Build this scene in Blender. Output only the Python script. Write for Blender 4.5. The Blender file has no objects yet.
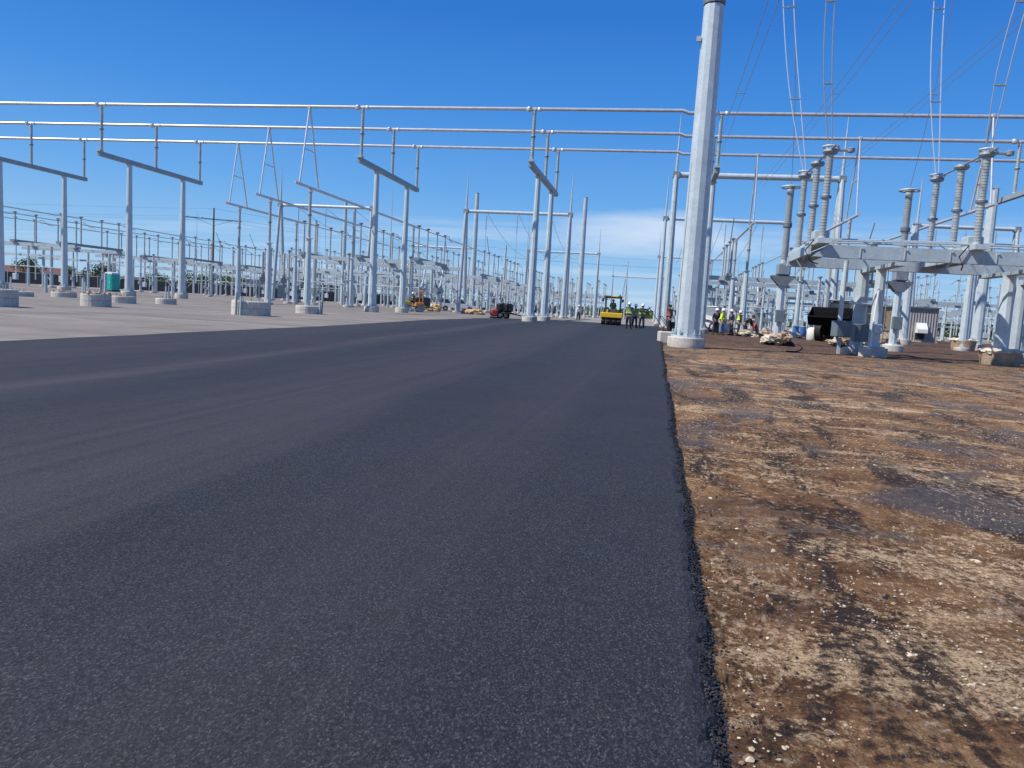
import bpy, math, random
import numpy as np
from mathutils import Vector, Matrix, noise
R = math.radians
PI = math.pi
random.seed(7)
SC = bpy.context.scene
COL = SC.collection

# ------------------------------------------------------------------ survey helpers (photo bearings -> ground plan)
F, CX, CY, EYE = 749.0, 512.0, 384.0, 0.95
_v1 = Vector((657-CX, 317-CY, F)); _v2 = Vector((-3500-CX, 64-CY, F))
AY = _v1.normalized(); AX = (-(_v2 - AY*_v2.dot(AY))).normalized(); AZ = AX.cross(AY)
def ray(px, py):
    v = Vector((px-CX, py-CY, F)); return Vector((AX.dot(v), AY.dot(v), AZ.dot(v)))
def at(px, py, Y):
    d = ray(px, py); return Vector((0, 0, EYE)) + d*(Y/d.y)
def ground(px, py, z=0.0):
    d = ray(px, py); return Vector((0, 0, EYE)) + d*((z-EYE)/d.z)

# ------------------------------------------------------------------ materials
def nt(name):
    m = bpy.data.materials.new(name); m.use_nodes = True
    t = m.node_tree; t.nodes.clear()
    o = t.nodes.new('ShaderNodeOutputMaterial'); p = t.nodes.new('ShaderNodeBsdfPrincipled')
    t.links.new(p.outputs[0], o.inputs[0])
    return m, t, p
def node(t, k, **kw):
    n = t.nodes.new(k)
    for a, b in kw.items():
        if a.startswith('i_'):
            key = a[2:]
            n.inputs[int(key) if key.isdigit() else key].default_value = b
        else: setattr(n, a, b)
    return n
def coords(t, scale=(1, 1, 1), rot=(0, 0, 0)):
    c = t.nodes.new('ShaderNodeTexCoord'); m = t.nodes.new('ShaderNodeMapping')
    m.inputs['Scale'].default_value = scale; m.inputs['Rotation'].default_value = rot
    t.links.new(c.outputs['Object'], m.inputs['Vector']); return m.outputs[0]
def nz(t, vec, scale, detail=6, rough=.6, dist=0):
    n = node(t, 'ShaderNodeTexNoise'); n.inputs['Scale'].default_value = scale
    n.inputs['Detail'].default_value = detail; n.inputs['Roughness'].default_value = rough
    n.inputs['Distortion'].default_value = dist
    t.links.new(vec, n.inputs['Vector']); return n.outputs['Fac']
def ramp(t, fac, stops, interp='LINEAR'):
    r = t.nodes.new('ShaderNodeValToRGB'); r.color_ramp.interpolation = interp
    e = r.color_ramp.elements
    while len(e) < len(stops): e.new(.5)
    for k, (p, c) in enumerate(stops):
        e[k].position = p
        if isinstance(c, (int, float)): c = (c, c, c)
        e[k].color = (*c, 1)
    t.links.new(fac, r.inputs[0]); return r.outputs[0]
def mix(t, fac, a, b, blend='MIX'):
    m = node(t, 'ShaderNodeMix', data_type='RGBA', blend_type=blend)
    for s, v in ((0, fac), (6, a), (7, b)):
        if isinstance(v, (int, float)): m.inputs[s].default_value = v
        elif isinstance(v, tuple): m.inputs[s].default_value = (*v, 1)
        else: t.links.new(v, m.inputs[s])
    return m.outputs[2]
def bump(t, p, h, strength=.3, dist=.01):
    b = node(t, 'ShaderNodeBump'); b.inputs['Strength'].default_value = strength
    b.inputs['Distance'].default_value = dist
    t.links.new(h, b.inputs['Height']); t.links.new(b.outputs[0], p.inputs['Normal'])
def simple(name, col, rough=.6, metal=0, var=.15, scale=6, bmp=0, spec=None):
    m, t, p = nt(name)
    v = coords(t)
    n = nz(t, v, scale, 5, .65)
    lo = tuple(c*(1-var) for c in col); hi = tuple(min(1, c*(1+var)) for c in col)
    t.links.new(ramp(t, n, [(.3, lo), (.7, hi)]), p.inputs['Base Color'])
    p.inputs['Roughness'].default_value = rough; p.inputs['Metallic'].default_value = metal
    if spec is not None: p.inputs['Specular IOR Level'].default_value = spec
    if bmp: bump(t, p, nz(t, v, scale*4, 4), bmp, .01)
    return m
M = {}
def bwv(t, c):
    s = node(t, 'ShaderNodeSeparateColor'); t.links.new(c, s.inputs[0]); return s.outputs[0]
def galv(name, base, metal, rough):
    m, t, p = nt(name)
    v = coords(t)
    n1 = nz(t, v, 2.2, 5, .6)
    vo = node(t, 'ShaderNodeTexVoronoi'); vo.inputs['Scale'].default_value = 16
    t.links.new(v, vo.inputs['Vector'])
    vs = coords(t, (9, 9, .5)); n2 = nz(t, vs, 1.5, 5, .7)
    c = ramp(t, n1, [(.25, tuple(x*.82 for x in base)), (.75, tuple(x*1.1 for x in base))])
    c = mix(t, .3, c, ramp(t, bwv(t, vo.outputs['Color']), [(0, .27), (1, .68)]), 'SOFT_LIGHT')
    c = mix(t, .45, c, ramp(t, n2, [(.3, .38), (.6, .56), (.8, .62)]), 'SOFT_LIGHT')
    t.links.new(c, p.inputs['Base Color'])
    p.inputs['Metallic'].default_value = metal; p.inputs['Roughness'].default_value = rough
    return m
M['galv'] = galv('galvanized_steel', (.53, .60, .62), .1, .4)
M['galv_dull'] = galv('weathered_galvanized_steel', (.46, .53, .55), .1, .48)
M['galv_old'] = galv('grey_equipment_steel', (.26, .30, .325), .12, .5)
M['beam'] = galv('shaded_crossbeam_steel', (.31, .37, .39), .1, .48)  # darker than the columns: shade on the crossbeam sides put into the colour
M['plat'] = galv('platform_steel', (.42, .49, .52), .1, .45)
M['alu'] = galv('aluminium_tube', (.66, .66, .65), .45, .38)
M['wire'] = simple('aluminium_conductor', (.42, .43, .45), .45, .6, .1)
M['wire_bright'] = simple('new_aluminium_conductor', (.72, .73, .74), .4, .5, .1)
M['porcelain'] = simple('grey_porcelain', (.46, .50, .50), .28, 0, .12, 3)
M['cement'] = simple('insulator_flange', (.18, .20, .22), .5, .3, .1)
M['cabgrey'] = simple('blue_grey_cabinet_paint', (.13, .17, .19), .5, 0, .12, 3)
M['black'] = simple('black_rubber', (.018, .018, .02), .75, 0, .3, 8)
M['jet'] = simple('jet_black_bucket_steel', (.006, .006, .007), .85, 0, .3, 5, 0, .1)
M['blacksteel'] = simple('black_painted_steel', (.012, .012, .013), .45, .1, .4, 5)
M['yellow'] = simple('yellow_machine_paint', (.72, .46, .03), .4, 0, .12, 5)
M['orange'] = simple('orange_machine_paint', (.62, .25, .03), .45, 0, .15, 5)
M['white'] = simple('white_paint', (.72, .72, .70), .45, 0, .08, 4)
M['darkgrey'] = simple('dark_grey_plastic', (.06, .06, .065), .6, 0, .2, 6)
M['red'] = simple('red_paint', (.45, .07, .04), .5, 0, .15, 5)
M['teal'] = simple('teal_plastic', (.012, .42, .35), .45, 0, .1, 3)
M['roofwhite'] = simple('translucent_white_plastic', (.75, .76, .74), .5, 0, .05)
M['tan'] = simple('tan_sheeting', (.48, .34, .19), .6, 0, .15, 3)
M['lumber'] = simple('sawn_lumber', (.52, .36, .17), .8, 0, .25, 9, .3)
M['skin'] = simple('skin', (.36, .19, .12), .6, 0, .08)
M['navy'] = simple('navy_work_cloth', (.018, .024, .045), .9, 0, .3, 12)
M['jean'] = simple('blue_denim', (.12, .18, .28), .9, 0, .3, 12)
M['blackcloth'] = simple('black_cloth', (.012, .013, .016), .9, 0, .3, 12)
M['vest'] = simple('hi_vis_yellow_cloth', (.62, .75, .05), .8, 0, .1, 10)
M['vestdark'] = simple('dull_green_vest_cloth', (.22, .33, .09), .8, 0, .25, 10)
M['vestorange'] = simple('orange_vest_cloth', (.26, .07, .04), .8, 0, .15, 10)
M['reflect'] = simple('silver_reflective_tape', (.7, .7, .68), .35, .2, .05)
M['helmet'] = simple('white_helmet_shell', (.8, .8, .78), .3, 0, .03)
M['boot'] = simple('boot_leather', (.05, .035, .025), .8, 0, .2)
M['whitecloth'] = simple('white_shirt_cloth', (.7, .72, .72), .85, 0, .08, 10)
M['wood'] = simple('weathered_pole_wood', (.17, .14, .12), .85, 0, .25, 8, .3)
M['bark'] = simple('tree_bark', (.10, .075, .055), .9, 0, .3, 10, .4)
M['roofred'] = simple('brown_red_roofing', (.14, .05, .042), .8, 0, .2, 2)
M['roofbrown'] = simple('dark_brown_shingle', (.09, .06, .052), .85, 0, .25, 3)
M['wallbrick'] = simple('buff_brick', (.34, .25, .19), .85, 0, .15, 4)
M['wallgrey'] = simple('grey_blue_cladding', (.28, .34, .38), .7, 0, .1, 2)
M['fence'] = simple('dark_fence_mesh', (.085, .08, .072), .8, 0, .25, 3)
M['glass'] = simple('dark_window_glass', (.04, .05, .06), .1, 0, .2)
M['bluedrum'] = simple('blue_plastic', (.05, .16, .42), .5, 0, .1)

def leaf(name, lo, hi):
    m, t, p = nt(name); v = coords(t)
    t.links.new(ramp(t, nz(t, v, 1.6, 6, .75), [(.3, lo), (.7, hi)]), p.inputs['Base Color'])
    p.inputs['Roughness'].default_value = .75; return m
M['leaf'] = leaf('mid_green_leaves', (.07, .12, .025), (.17, .25, .06))
M['leaf2'] = leaf('dark_green_leaves', (.05, .085, .028), (.12, .17, .05))

def concrete():
    m, t, p = nt('pale_concrete'); v = coords(t)
    a = nz(t, v, 5, 8, .7); b = nz(t, coords(t, (8, 8, .9)), 1.4, 6, .7); s = nz(t, v, 55, 3, .6)
    c = ramp(t, a, [(.25, (.36, .325, .28)), (.55, (.56, .52, .455)), (.8, (.66, .615, .545))])
    c = mix(t, .5, c, ramp(t, b, [(.35, .33), (.6, .58)]), 'SOFT_LIGHT')
    c = mix(t, .25, c, ramp(t, s, [(.35, .2), (.5, .55)]), 'SOFT_LIGHT')
    t.links.new(c, p.inputs['Base Color']); p.inputs['Roughness'].default_value = .9
    bump(t, p, s, .35, .01); return m
M['conc'] = concrete()
def burlap():
    m, t, p = nt('burlap_sacking'); v = coords(t)
    a = nz(t, v, 4, 6, .6)
    c = ramp(t, a, [(.3, (.26, .17, .11)), (.7, (.50, .38, .26))])
    t.links.new(c, p.inputs['Base Color']); p.inputs['Roughness'].default_value = .95
    bump(t, p, nz(t, v, 14, 6, .7), .7, .03); return m
M['burlap'] = burlap()
M['palecloth'] = simple('pale_plastic_sheeting', (.62, .55, .42), .7, 0, .2, 5, .6)

def calc(t, op, a, b=None, c=None):
    n = node(t, 'ShaderNodeMath', operation=op)
    for i, v in enumerate((a, b, c)):
        if v is None: continue
        if isinstance(v, (int, float)): n.inputs[i].default_value = v
        else: t.links.new(v, n.inputs[i])
    return n.outputs[0]
def asphalt():
    m, t, p = nt('fresh_black_asphalt')
    v = coords(t); vg = coords(t, (1, .5, 1))
    vo = node(t, 'ShaderNodeTexVoronoi'); vo.inputs['Scale'].default_value = 300
    t.links.new(vg, vo.inputs['Vector'])
    vo2 = node(t, 'ShaderNodeTexVoronoi'); vo2.inputs['Scale'].default_value = 150
    t.links.new(vg, vo2.inputs['Vector'])
    sep = node(t, 'ShaderNodeSeparateColor'); t.links.new(vo.outputs['Color'], sep.inputs[0])
    grain = ramp(t, sep.outputs[0], [(0, (.006, .0065, .008)), (.55, (.018, .0195, .023)), (.9, (.042, .044, .049)), (1., (.085, .083, .080))])
    patch = nz(t, v, .6, 7, .65)
    c = mix(t, 1.0, grain, ramp(t, patch, [(.3, .84), (.7, 1.14)]), 'MULTIPLY')
    # paving lanes: brownish rolled bands, one pale dusty joint, darker fresh strips
    xyz = node(t, 'ShaderNodeSeparateXYZ'); t.links.new(v, xyz.inputs[0])
    xs = calc(t, 'DIVIDE', xyz.outputs[0], calc(t, 'MULTIPLY_ADD', calc(t, 'MAXIMUM', xyz.outputs[1], 0.0), .021, 1.0))
    wob = nz(t, coords(t, (1.6, .09, 1)), 1.0, 6, .65)
    xs = calc(t, 'MULTIPLY_ADD', calc(t, 'SUBTRACT', wob, .5), .9, xs)
    fac = calc(t, 'MULTIPLY_ADD', xs, .1, .95)
    k = lambda x: (x+9.5)/10
    band = ramp(t, fac, [(k(-8), .35), (k(-6.2), .5), (k(-5.3), .22), (k(-4.9), .34), (k(-4.62), .92), (k(-4.4), .35), (k(-4.0), .05), (k(-3.4), .34), (k(-2.5), .62), (k(-2.0), .40), (k(-1.8), .06), (k(-1.2), .20), (k(-.75), .36), (k(-.35), .10), (k(.3), .16)])
    fine = nz(t, coords(t, (7, .06, 1)), 1.0, 6, .7)
    band = mix(t, .6, band, mix(t, 1., band, ramp(t, fine, [(.38, .1), (.62, 1.)]), 'MULTIPLY'))
    c = mix(t, mix(t, 1., band, (.78, .78, .78), 'MULTIPLY'), c, (.074, .063, .062))
    fleck = ramp(t, nz(t, vg, 90, 2, .5), [(.80, 0.), (.82, 1.)])
    c = mix(t, mix(t, 1., fleck, (.6, .6, .6), 'MULTIPLY'), c, (.16, .13, .10))
    t.links.new(c, p.inputs['Base Color'])
    r = ramp(t, nz(t, v, 3, 5), [(.3, .66), (.7, .80)])
    t.links.new(r, p.inputs['Roughness'])
    p.inputs['Specular IOR Level'].default_value = .3
    h = mix(t, .5, vo.outputs['Distance'], vo2.outputs['Distance'])
    bump(t, p, h, .42, .004)
    return m
M['asphalt'] = asphalt()
def oldpave():
    m, t, p = nt('old_dusty_pavement'); v = coords(t)
    a = nz(t, v, .35, 8, .7); g = nz(t, v, 60, 3, .7)
    b = nz(t, coords(t, (.13, .7, 1), (0, 0, R(-14))), 1.0, 8, .68, 1.2)
    b2 = nz(t, coords(t, (.6, .05, 1), (0, 0, R(-4))), 1.0, 6, .6, .4)
    c = ramp(t, a, [(.3, (.155, .136, .112)), (.7, (.255, .222, .182))])
    c = mix(t, ramp(t, b, [(.50, 0.), (.64, .55)]), c, (.33, .29, .24))
    c = mix(t, ramp(t, b, [(.30, .6), (.45, 0.)]), c, (.075, .075, .078))
    c = mix(t, ramp(t, b2, [(.55, 0.), (.72, .5)]), c, (.085, .083, .082))
    c = mix(t, .4, c, ramp(t, g, [(.3, .25), (.7, .75)]), 'SOFT_LIGHT')
    t.links.new(c, p.inputs['Base Color']); p.inputs['Roughness'].default_value = .9
    bump(t, p, g, .4, .01); return m
M['oldpave'] = oldpave()
def math_node(t, a, k):
    n = node(t, 'ShaderNodeMath', operation='MULTIPLY'); t.links.new(a, n.inputs[0]); n.inputs[1].default_value = k; n.use_clamp = True; return n.outputs[0]
def dirt():
    m, t, p = nt('brown_oiled_dirt'); v = coords(t)
    g = nz(t, v, 30, 9, .8); f = nz(t, v, 170, 5, .75)
    mid = nz(t, v, 7.5, 8, .75, .3)
    def broken(n, k=.34):      # streak masks broken up by the grain of the soil
        a = node(t, 'ShaderNodeMath', operation='MULTIPLY_ADD'); t.links.new(g, a.inputs[0]); a.inputs[1].default_value = k
        b = node(t, 'ShaderNodeMath', operation='ADD'); t.links.new(n, a.inputs[2])
        t.links.new(a.outputs[0], b.inputs[0]); b.inputs[1].default_value = -k*.5
        c2 = node(t, 'ShaderNodeMath', operation='MULTIPLY_ADD'); t.links.new(mid, c2.inputs[0]); c2.inputs[1].default_value = k*.7
        t.links.new(b.outputs[0], c2.inputs[2]); d = node(t, 'ShaderNodeMath', operation='ADD'); t.links.new(c2.outputs[0], d.inputs[0]); d.inputs[1].default_value = -k*.35
        return d.outputs[0]
    a = nz(t, v, 1.9, 10, .72, .4)
    big = nz(t, v, .33, 6, .6, .5)
    st = nz(t, coords(t, (.45, 1.25, 1), (0, 0, R(-13))), 1.25, 8, .64, .9)
    st2 = nz(t, coords(t, (1.7, .42, 1), (0, 0, R(24))), 1.2, 8, .62, .8)
    tar = nz(t, v, .72, 7, .6, 1.0)
    c = ramp(t, broken(a, .25), [(.32, (.062, .031, .015)), (.43, (.170, .085, .038)), (.55, (.30, .160, .072)), (.70, (.50, .31, .155))])
    c = mix(t, ramp(t, broken(big), [(.34, .6), (.5, 0.)]), c, (.095, .054, .033))
    g2 = nz(t, v, 62, 7, .85)
    gm = ramp(t, g2, [(.44, .18), (.53, 1.)])
    c = mix(t, mix(t, 1., ramp(t, broken(st, .8), [(.525, 0.), (.61, .92)]), gm, 'MULTIPLY'), c, (.80, .56, .32))
    c = mix(t, ramp(t, broken(st2, .45), [(.41, .9), (.48, 0.)]), c, (.040, .029, .025))
    c = mix(t, ramp(t, broken(tar, .5), [(.53, 0.), (.585, .85)]), c, (.105, .092, .092))
    crumbs = mix(t, 1., ramp(t, g, [(.56, 0.), (.60, 1.)]), ramp(t, nz(t, v, 2.2, 8, .7, .7), [(.46, 0.05), (.60, .95)]), 'MULTIPLY')
    c = mix(t, crumbs, c, (.80, .62, .42))
    fl = nz(t, coords(t, (26, 10, 1), (0, 0, R(-38))), 1.0, 8, .78, .5)
    flm = ramp(t, nz(t, v, .95, 7, .65, .8), [(.46, 0.), (.58, 1.)])
    c = mix(t, mix(t, 1., ramp(t, fl, [(.555, 0.), (.61, .9)]), flm, 'MULTIPLY'), c, (.86, .66, .43))
    fd = nz(t, coords(t, (26, 9, 1), (0, 0, R(12))), 1.0, 7, .75, .5)
    fdm = ramp(t, nz(t, coords(t, (1, 1, 1), (0, 0, 1.1)), 1.15, 7, .65, .8), [(.45, 0.), (.57, 1.)])
    c = mix(t, mix(t, 1., ramp(t, fd, [(.40, .92), (.46, 0.)]), fdm, 'MULTIPLY'), c, (.030, .022, .020))
    sp = node(t, 'ShaderNodeSeparateXYZ'); t.links.new(v, sp.inputs[0])
    c = mix(t, ramp(t, mix(t, .45, math_node(t, sp.outputs[1], 1/60.), st), [(.40, 0.), (.52, .72)]), c, (.058, .034, .026))
    darkc = ramp(t, nz(t, v, 41, 7, .8), [(.37, .85), (.42, 0.)])
    c = mix(t, darkc, c, (.030, .022, .019))
    c = mix(t, .55, c, ramp(t, g2, [(.36, .2), (.64, .9)]), 'SOFT_LIGHT')
    c = mix(t, .65, c, ramp(t, f, [(.32, .12), (.68, .88)]), 'SOFT_LIGHT')
    t.links.new(c, p.inputs['Base Color']); p.inputs['Roughness'].default_value = .95
    p.inputs['Specular IOR Level'].default_value = .15
    h = mix(t, .5, g, g2)
    bump(t, p, h, 1.0, .035); return m
M['dirt'] = dirt()
def gravelpad():
    m, t, p = nt('crushed_stone_pad'); v = coords(t)
    a = nz(t, v, .12, 8, .7); g = nz(t, v, 30, 4, .7)
    c = ramp(t, a, [(.3, (.20, .175, .15)), (.7, (.34, .31, .27))])
    c = mix(t, .5, c, ramp(t, g, [(.3, .2), (.7, .8)]), 'SOFT_LIGHT')
    t.links.new(c, p.inputs['Base Color']); p.inputs['Roughness'].default_value = .95; return m
M['pad'] = gravelpad()
def fields():
    m, t, p = nt('dry_grass_field'); v = coords(t)
    a = nz(t, v, .02, 8, .7)
    c = ramp(t, a, [(.3, (.075, .10, .035)), (.7, (.19, .17, .085))])
    t.links.new(c, p.inputs['Base Color']); p.inputs['Roughness'].default_value = 1; return m
M['field'] = fields()
def stones(name, stops):
    m, t, p = nt(name); v = coords(t)
    vo = node(t, 'ShaderNodeTexVoronoi'); vo.inputs['Scale'].default_value = 35
    t.links.new(v, vo.inputs['Vector'])
    s = node(t, 'ShaderNodeSeparateColor'); t.links.new(vo.outputs['Color'], s.inputs[0])
    t.links.new(ramp(t, s.outputs[0], stops), p.inputs['Base Color'])
    p.inputs['Roughness'].default_value = .9; return m
M['stone'] = stones('limestone_pebbles', [(0, (.08, .05, .032)), (.4, (.24, .16, .095)), (.7, (.44, .34, .23)), (1, (.64, .55, .43))])
M['crumb'] = stones('asphalt_crumbs', [(0, (.010, .010, .012)), (.7, (.028, .028, .031)), (1, (.055, .052, .05))])
def corrug():
    m, t, p = nt('corrugated_grey_cladding'); v = coords(t)
    w = node(t, 'ShaderNodeTexWave', wave_type='BANDS', bands_direction='X'); w.inputs['Scale'].default_value = 1.15
    t.links.new(v, w.inputs['Vector'])
    t.links.new(ramp(t, nz(t, v, 1.5, 5), [(.3, (.30, .285, .27)), (.7, (.38, .36, .34))]), p.inputs['Base Color'])
    p.inputs['Roughness'].default_value = .6
    bump(t, p, w.outputs['Fac'], 1, .06); return m
M['corrug'] = corrug()

# ------------------------------------------------------------------ mesh builder
class MB:
    def __init__(s): s.v = []; s.f = []
    def quadbox(s, pts):
        b = len(s.v); s.v += [tuple(p) for p in pts]
        for q in ((0, 3, 2, 1), (4, 5, 6, 7), (0, 1, 5, 4), (1, 2, 6, 5), (2, 3, 7, 6), (3, 0, 4, 7)):
            s.f.append(tuple(b+i for i in q))
        return s
    def box(s, c, d, rz=0, bev=0):
        c = Vector(c); x, y, z = d[0]/2, d[1]/2, d[2]/2
        m = Matrix.Rotation(rz, 3, 'Z')
        if not bev:
            return s.quadbox([c + m @ Vector(p) for p in ((-x, -y, -z), (x, -y, -z), (x, y, -z), (-x, y, -z), (-x, -y, z), (x, -y, z), (x, y, z), (-x, y, z))])
        o = [(-x+bev, -y), (x-bev, -y), (x, -y+bev), (x, y-bev), (x-bev, y), (-x+bev, y), (-x, y-bev), (-x, -y+bev)]
        k = (x-bev)/x, (y-bev)/y
        rings = [([(a*k[0], b2*k[1]) for a, b2 in o], -z), (o, -z+bev), (o, z-bev), ([(a*k[0], b2*k[1]) for a, b2 in o], z)]
        b = len(s.v)
        for pts, zz in rings: s.v += [tuple(c + m @ Vector((a, b2, zz))) for a, b2 in pts]
        for r in range(3):
            for i in range(8):
                j = (i+1) % 8; s.f.append((b+r*8+i, b+r*8+j, b+r*8+8+j, b+r*8+8+i))
        s.f.append(tuple(b+i for i in reversed(range(8)))); s.f.append(tuple(b+24+i for i in range(8)))
        return s
    def beam(s, a, b, w, h):
        a, b = Vector(a), Vector(b); d = (b-a).normalized()
        up = Vector((0, 0, 1)) if abs(d.z) < .95 else Vector((0, 1, 0))
        sx = d.cross(up).normalized()*w/2; sz = sx.cross(d).normalized()*h/2
        return s.quadbox([a-sx-sz, a+sx-sz, b+sx-sz, b-sx-sz, a-sx+sz, a+sx+sz, b+sx+sz, b-sx+sz])
    def tube(s, pts, r, n=8, cap=True):
        pts = [Vector(p) for p in pts]; rs = r if isinstance(r, (list, tuple)) else [r]*len(pts)
        b = len(s.v); k = len(pts)
        d0 = (pts[1]-pts[0]).normalized()
        ref = Vector((0, 0, 1)) if abs(d0.z) < .9 else Vector((1, 0, 0))
        for i, p in enumerate(pts):
            d = ((pts[min(i+1, k-1)]-p).normalized() + (p-pts[max(i-1, 0)]).normalized())
            d = d.normalized() if d.length > 1e-6 else d0
            u = d.cross(ref).normalized(); w = u.cross(d).normalized()
            for j in range(n):
                a = 2*PI*j/n + PI/n
                s.v.append(tuple(p + u*math.cos(a)*rs[i] + w*math.sin(a)*rs[i]))
        for i in range(k-1):
            for j in range(n):
                q = (j+1) % n
                s.f.append((b+i*n+j, b+i*n+q, b+(i+1)*n+q, b+(i+1)*n+j))
        if cap:
            s.f.append(tuple(b+j for j in reversed(range(n)))); s.f.append(tuple(b+(k-1)*n+j for j in range(n)))
        return s
    def lathe(s, prof, c=(0, 0, 0), n=12):
        b = len(s.v); c = Vector(c)
        for r, z in prof:
            for j in range(n):
                a = 2*PI*j/n
                s.v.append((c.x+r*math.cos(a), c.y+r*math.sin(a), c.z+z))
        for i in range(len(prof)-1):
            for j in range(n):
                q = (j+1) % n
                s.f.append((b+i*n+j, b+i*n+q, b+(i+1)*n+q, b+(i+1)*n+j))
        s.f.append(tuple(b+j for j in reversed(range(n)))); s.f.append(tuple(b+(len(prof)-1)*n+j for j in range(n)))
        return s
    def ring(s, c, R0, r, n=20, m=6, axis='Z'):
        b = len(s.v); c = Vector(c)
        for i in range(n):
            A = 2*PI*i/n
            for j in range(m):
                a = 2*PI*j/m
                q = Vector(((R0+r*math.cos(a))*math.cos(A), (R0+r*math.cos(a))*math.sin(A), r*math.sin(a)))
                if axis == 'X': q = Vector((q.z, q.x, q.y))
                if axis == 'Y': q = Vector((q.x, q.z, q.y))
                s.v.append(tuple(c+q))
        for i in range(n):
            for j in range(m):
                i2, j2 = (i+1) % n, (j+1) % m
                s.f.append((b+i*m+j, b+i2*m+j, b+i2*m+j2, b+i*m+j2))
        return s
    def extrude(s, poly, y0, y1, axis='Y', c=(0, 0, 0)):
        b = len(s.v); n = len(poly); c = Vector(c)
        for y in (y0, y1):
            for p, q in poly:
                s.v.append(tuple(c + (Vector((p, y, q)) if axis == 'Y' else Vector((y, p, q)))))
        s.f.append(tuple(b+i for i in range(n))); s.f.append(tuple(b+n+i for i in reversed(range(n))))
        for i in range(n):
            j = (i+1) % n; s.f.append((b+i, b+n+i, b+n+j, b+j))
        return s
    def blob(s, c, r, sx=1, sy=1, sz=1, seed=0, amp=.25, nu=10, nv=7):
        b = len(s.v); c = Vector(c)
        for i in range(nv+1):
            ph = PI*i/nv
            for j in range(nu):
                th = 2*PI*j/nu
                d = Vector((math.sin(ph)*math.cos(th), math.sin(ph)*math.sin(th), math.cos(ph)))
                k = r*(1+amp*noise.noise(d*1.7+Vector((seed*3.1, seed, -seed))))
                s.v.append((c.x+d.x*k*sx, c.y+d.y*k*sy, c.z+d.z*k*sz))
        for i in range(nv):
            for j in range(nu):
                q = (j+1) % nu
                s.f.append((b+i*nu+j, b+(i+1)*nu+j, b+(i+1)*nu+q, b+i*nu+q))
        return s
    def mesh(s, name, mat, smooth=False):
        me = bpy.data.meshes.new(name); me.from_pydata(s.v, [], s.f)
        me.materials.append(mat); me.update()
        if smooth: smooth_mesh(me)
        return me
    def build(s, name, mat, parent=None, smooth=False, loc=None):
        return put(name, s.mesh(name, mat, smooth), parent, loc)
def smooth_mesh(me, ang=40):
    me.polygons.foreach_set('use_smooth', [True]*len(me.polygons))
    try: me.set_sharp_from_angle(angle=R(ang))
    except Exception: pass
def put(name, me, parent=None, loc=None, rot=None):
    o = bpy.data.objects.new(name, me); COL.objects.link(o)
    if parent is not None: o.parent = parent
    if loc is not None: o.location = loc
    if rot is not None: o.rotation_euler = rot
    return o
def tag(o, label, cat, group=None, kind=None):
    if label: o['label'] = label
    if cat: o['category'] = cat
    if group: o['group'] = group
    if kind: o['kind'] = kind
    return o
def thing(name, label, cat, loc=(0, 0, 0), rz=0, group=None):
    o = bpy.data.objects.new(name, None); COL.objects.link(o); o.empty_display_size = .3
    o.location = loc; o.rotation_euler = (0, 0, rz)
    return tag(o, label, cat, group)
def dup(root, loc, rz=None, label=None, group=None):
    r = root.copy(); COL.objects.link(r); r.location = loc
    if rz is not None: r.rotation_euler = (0, 0, rz)
    if label: r['label'] = label
    if group: r['group'] = group
    for ch in list(root.children):
        c = ch.copy(); COL.objects.link(c); c.parent = r
        for g in list(ch.children):
            d = g.copy(); COL.objects.link(d); d.parent = c
    return r

# ------------------------------------------------------------------ setting: ground sheets
def sheet(name, x0, x1, y0, y1, z, mat, kind='structure'):
    mb = MB(); mb.v = [(x0, y0, z), (x1, y0, z), (x1, y1, z), (x0, y1, z)]; mb.f = [(0, 1, 2, 3)]
    o = mb.build(name, mat); o['kind'] = kind; return o
sheet('terrain', -3000, 3000, -400, 5000, -.12, M['field'])
sheet('gravel_pad', -118, 110, -30, 330, -.06, M['pad'])
def edge_x(y):
    k = noise.noise(Vector((y*.9, 3.1, 0)))*.05 + noise.noise(Vector((y*4.7, 9.1, 0)))*.016 + noise.noise(Vector((y*15, 1.7, 0)))*.009
    return .215 + k*min(1, .35 + y*.09) + (.06 if y > 20 else 0)*min(1, (y-20)/20)
def spaced(a, b, s0, g):
    out = [a]; s = s0
    while out[-1] < b: out.append(out[-1]+s); s *= g
    out[-1] = b; return out
# dirt with real low relief near the camera
def dirt_field():
    xs = spaced(-.25, 75, .05, 1.028); ys = spaced(.3, 118, .05, 1.018); ys = [-8, -4, -1] + ys
    mb = MB(); W = len(xs)
    for y in ys:
        for x in xs:
            z = noise.noise(Vector((x*1.1, y*1.1, 0)))*.022 + noise.noise(Vector((x*4.1, y*4.1, 5)))*.011 + noise.noise(Vector((x*13, y*13, 8)))*.005
            z *= min(1, max(0, (x+.1)/.5))*.8 + .2
            mb.v.append((x, y, z+.004))
    for j in range(len(ys)-1):
        for i in range(W-1):
            a = j*W+i; mb.f.append((a, a+1, a+W+1, a+W))
    o = mb.build('dirt_ground', M['dirt'], smooth=True); o['kind'] = 'structure'
dirt_field()
LEDGE = [(-30, -8.9), (9, -9.1), (11, -9.2), (14.7, -9.55), (21.6, -10.05), (40, -12.3), (57, -13.1), (64, -12.4), (70, -10), (200, -9)]
def left_edge(y):
    for (a, xa), (b, xb) in zip(LEDGE, LEDGE[1:]):
        if a <= y <= b: return xa + (xb-xa)*(y-a)/(b-a)
    return -9
def old_lot():
    mb = MB(); ys = [-30 + i*2 for i in range(72)]
    for y in ys:
        mb.v += [(-112, y, .008), (left_edge(y)+.3, y, .008)]
    for j in range(len(ys)-1): a = 2*j; mb.f.append((a, a+1, a+3, a+2))
    o = mb.build('old_pavement', M['oldpave']); o['kind'] = 'structure'
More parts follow.
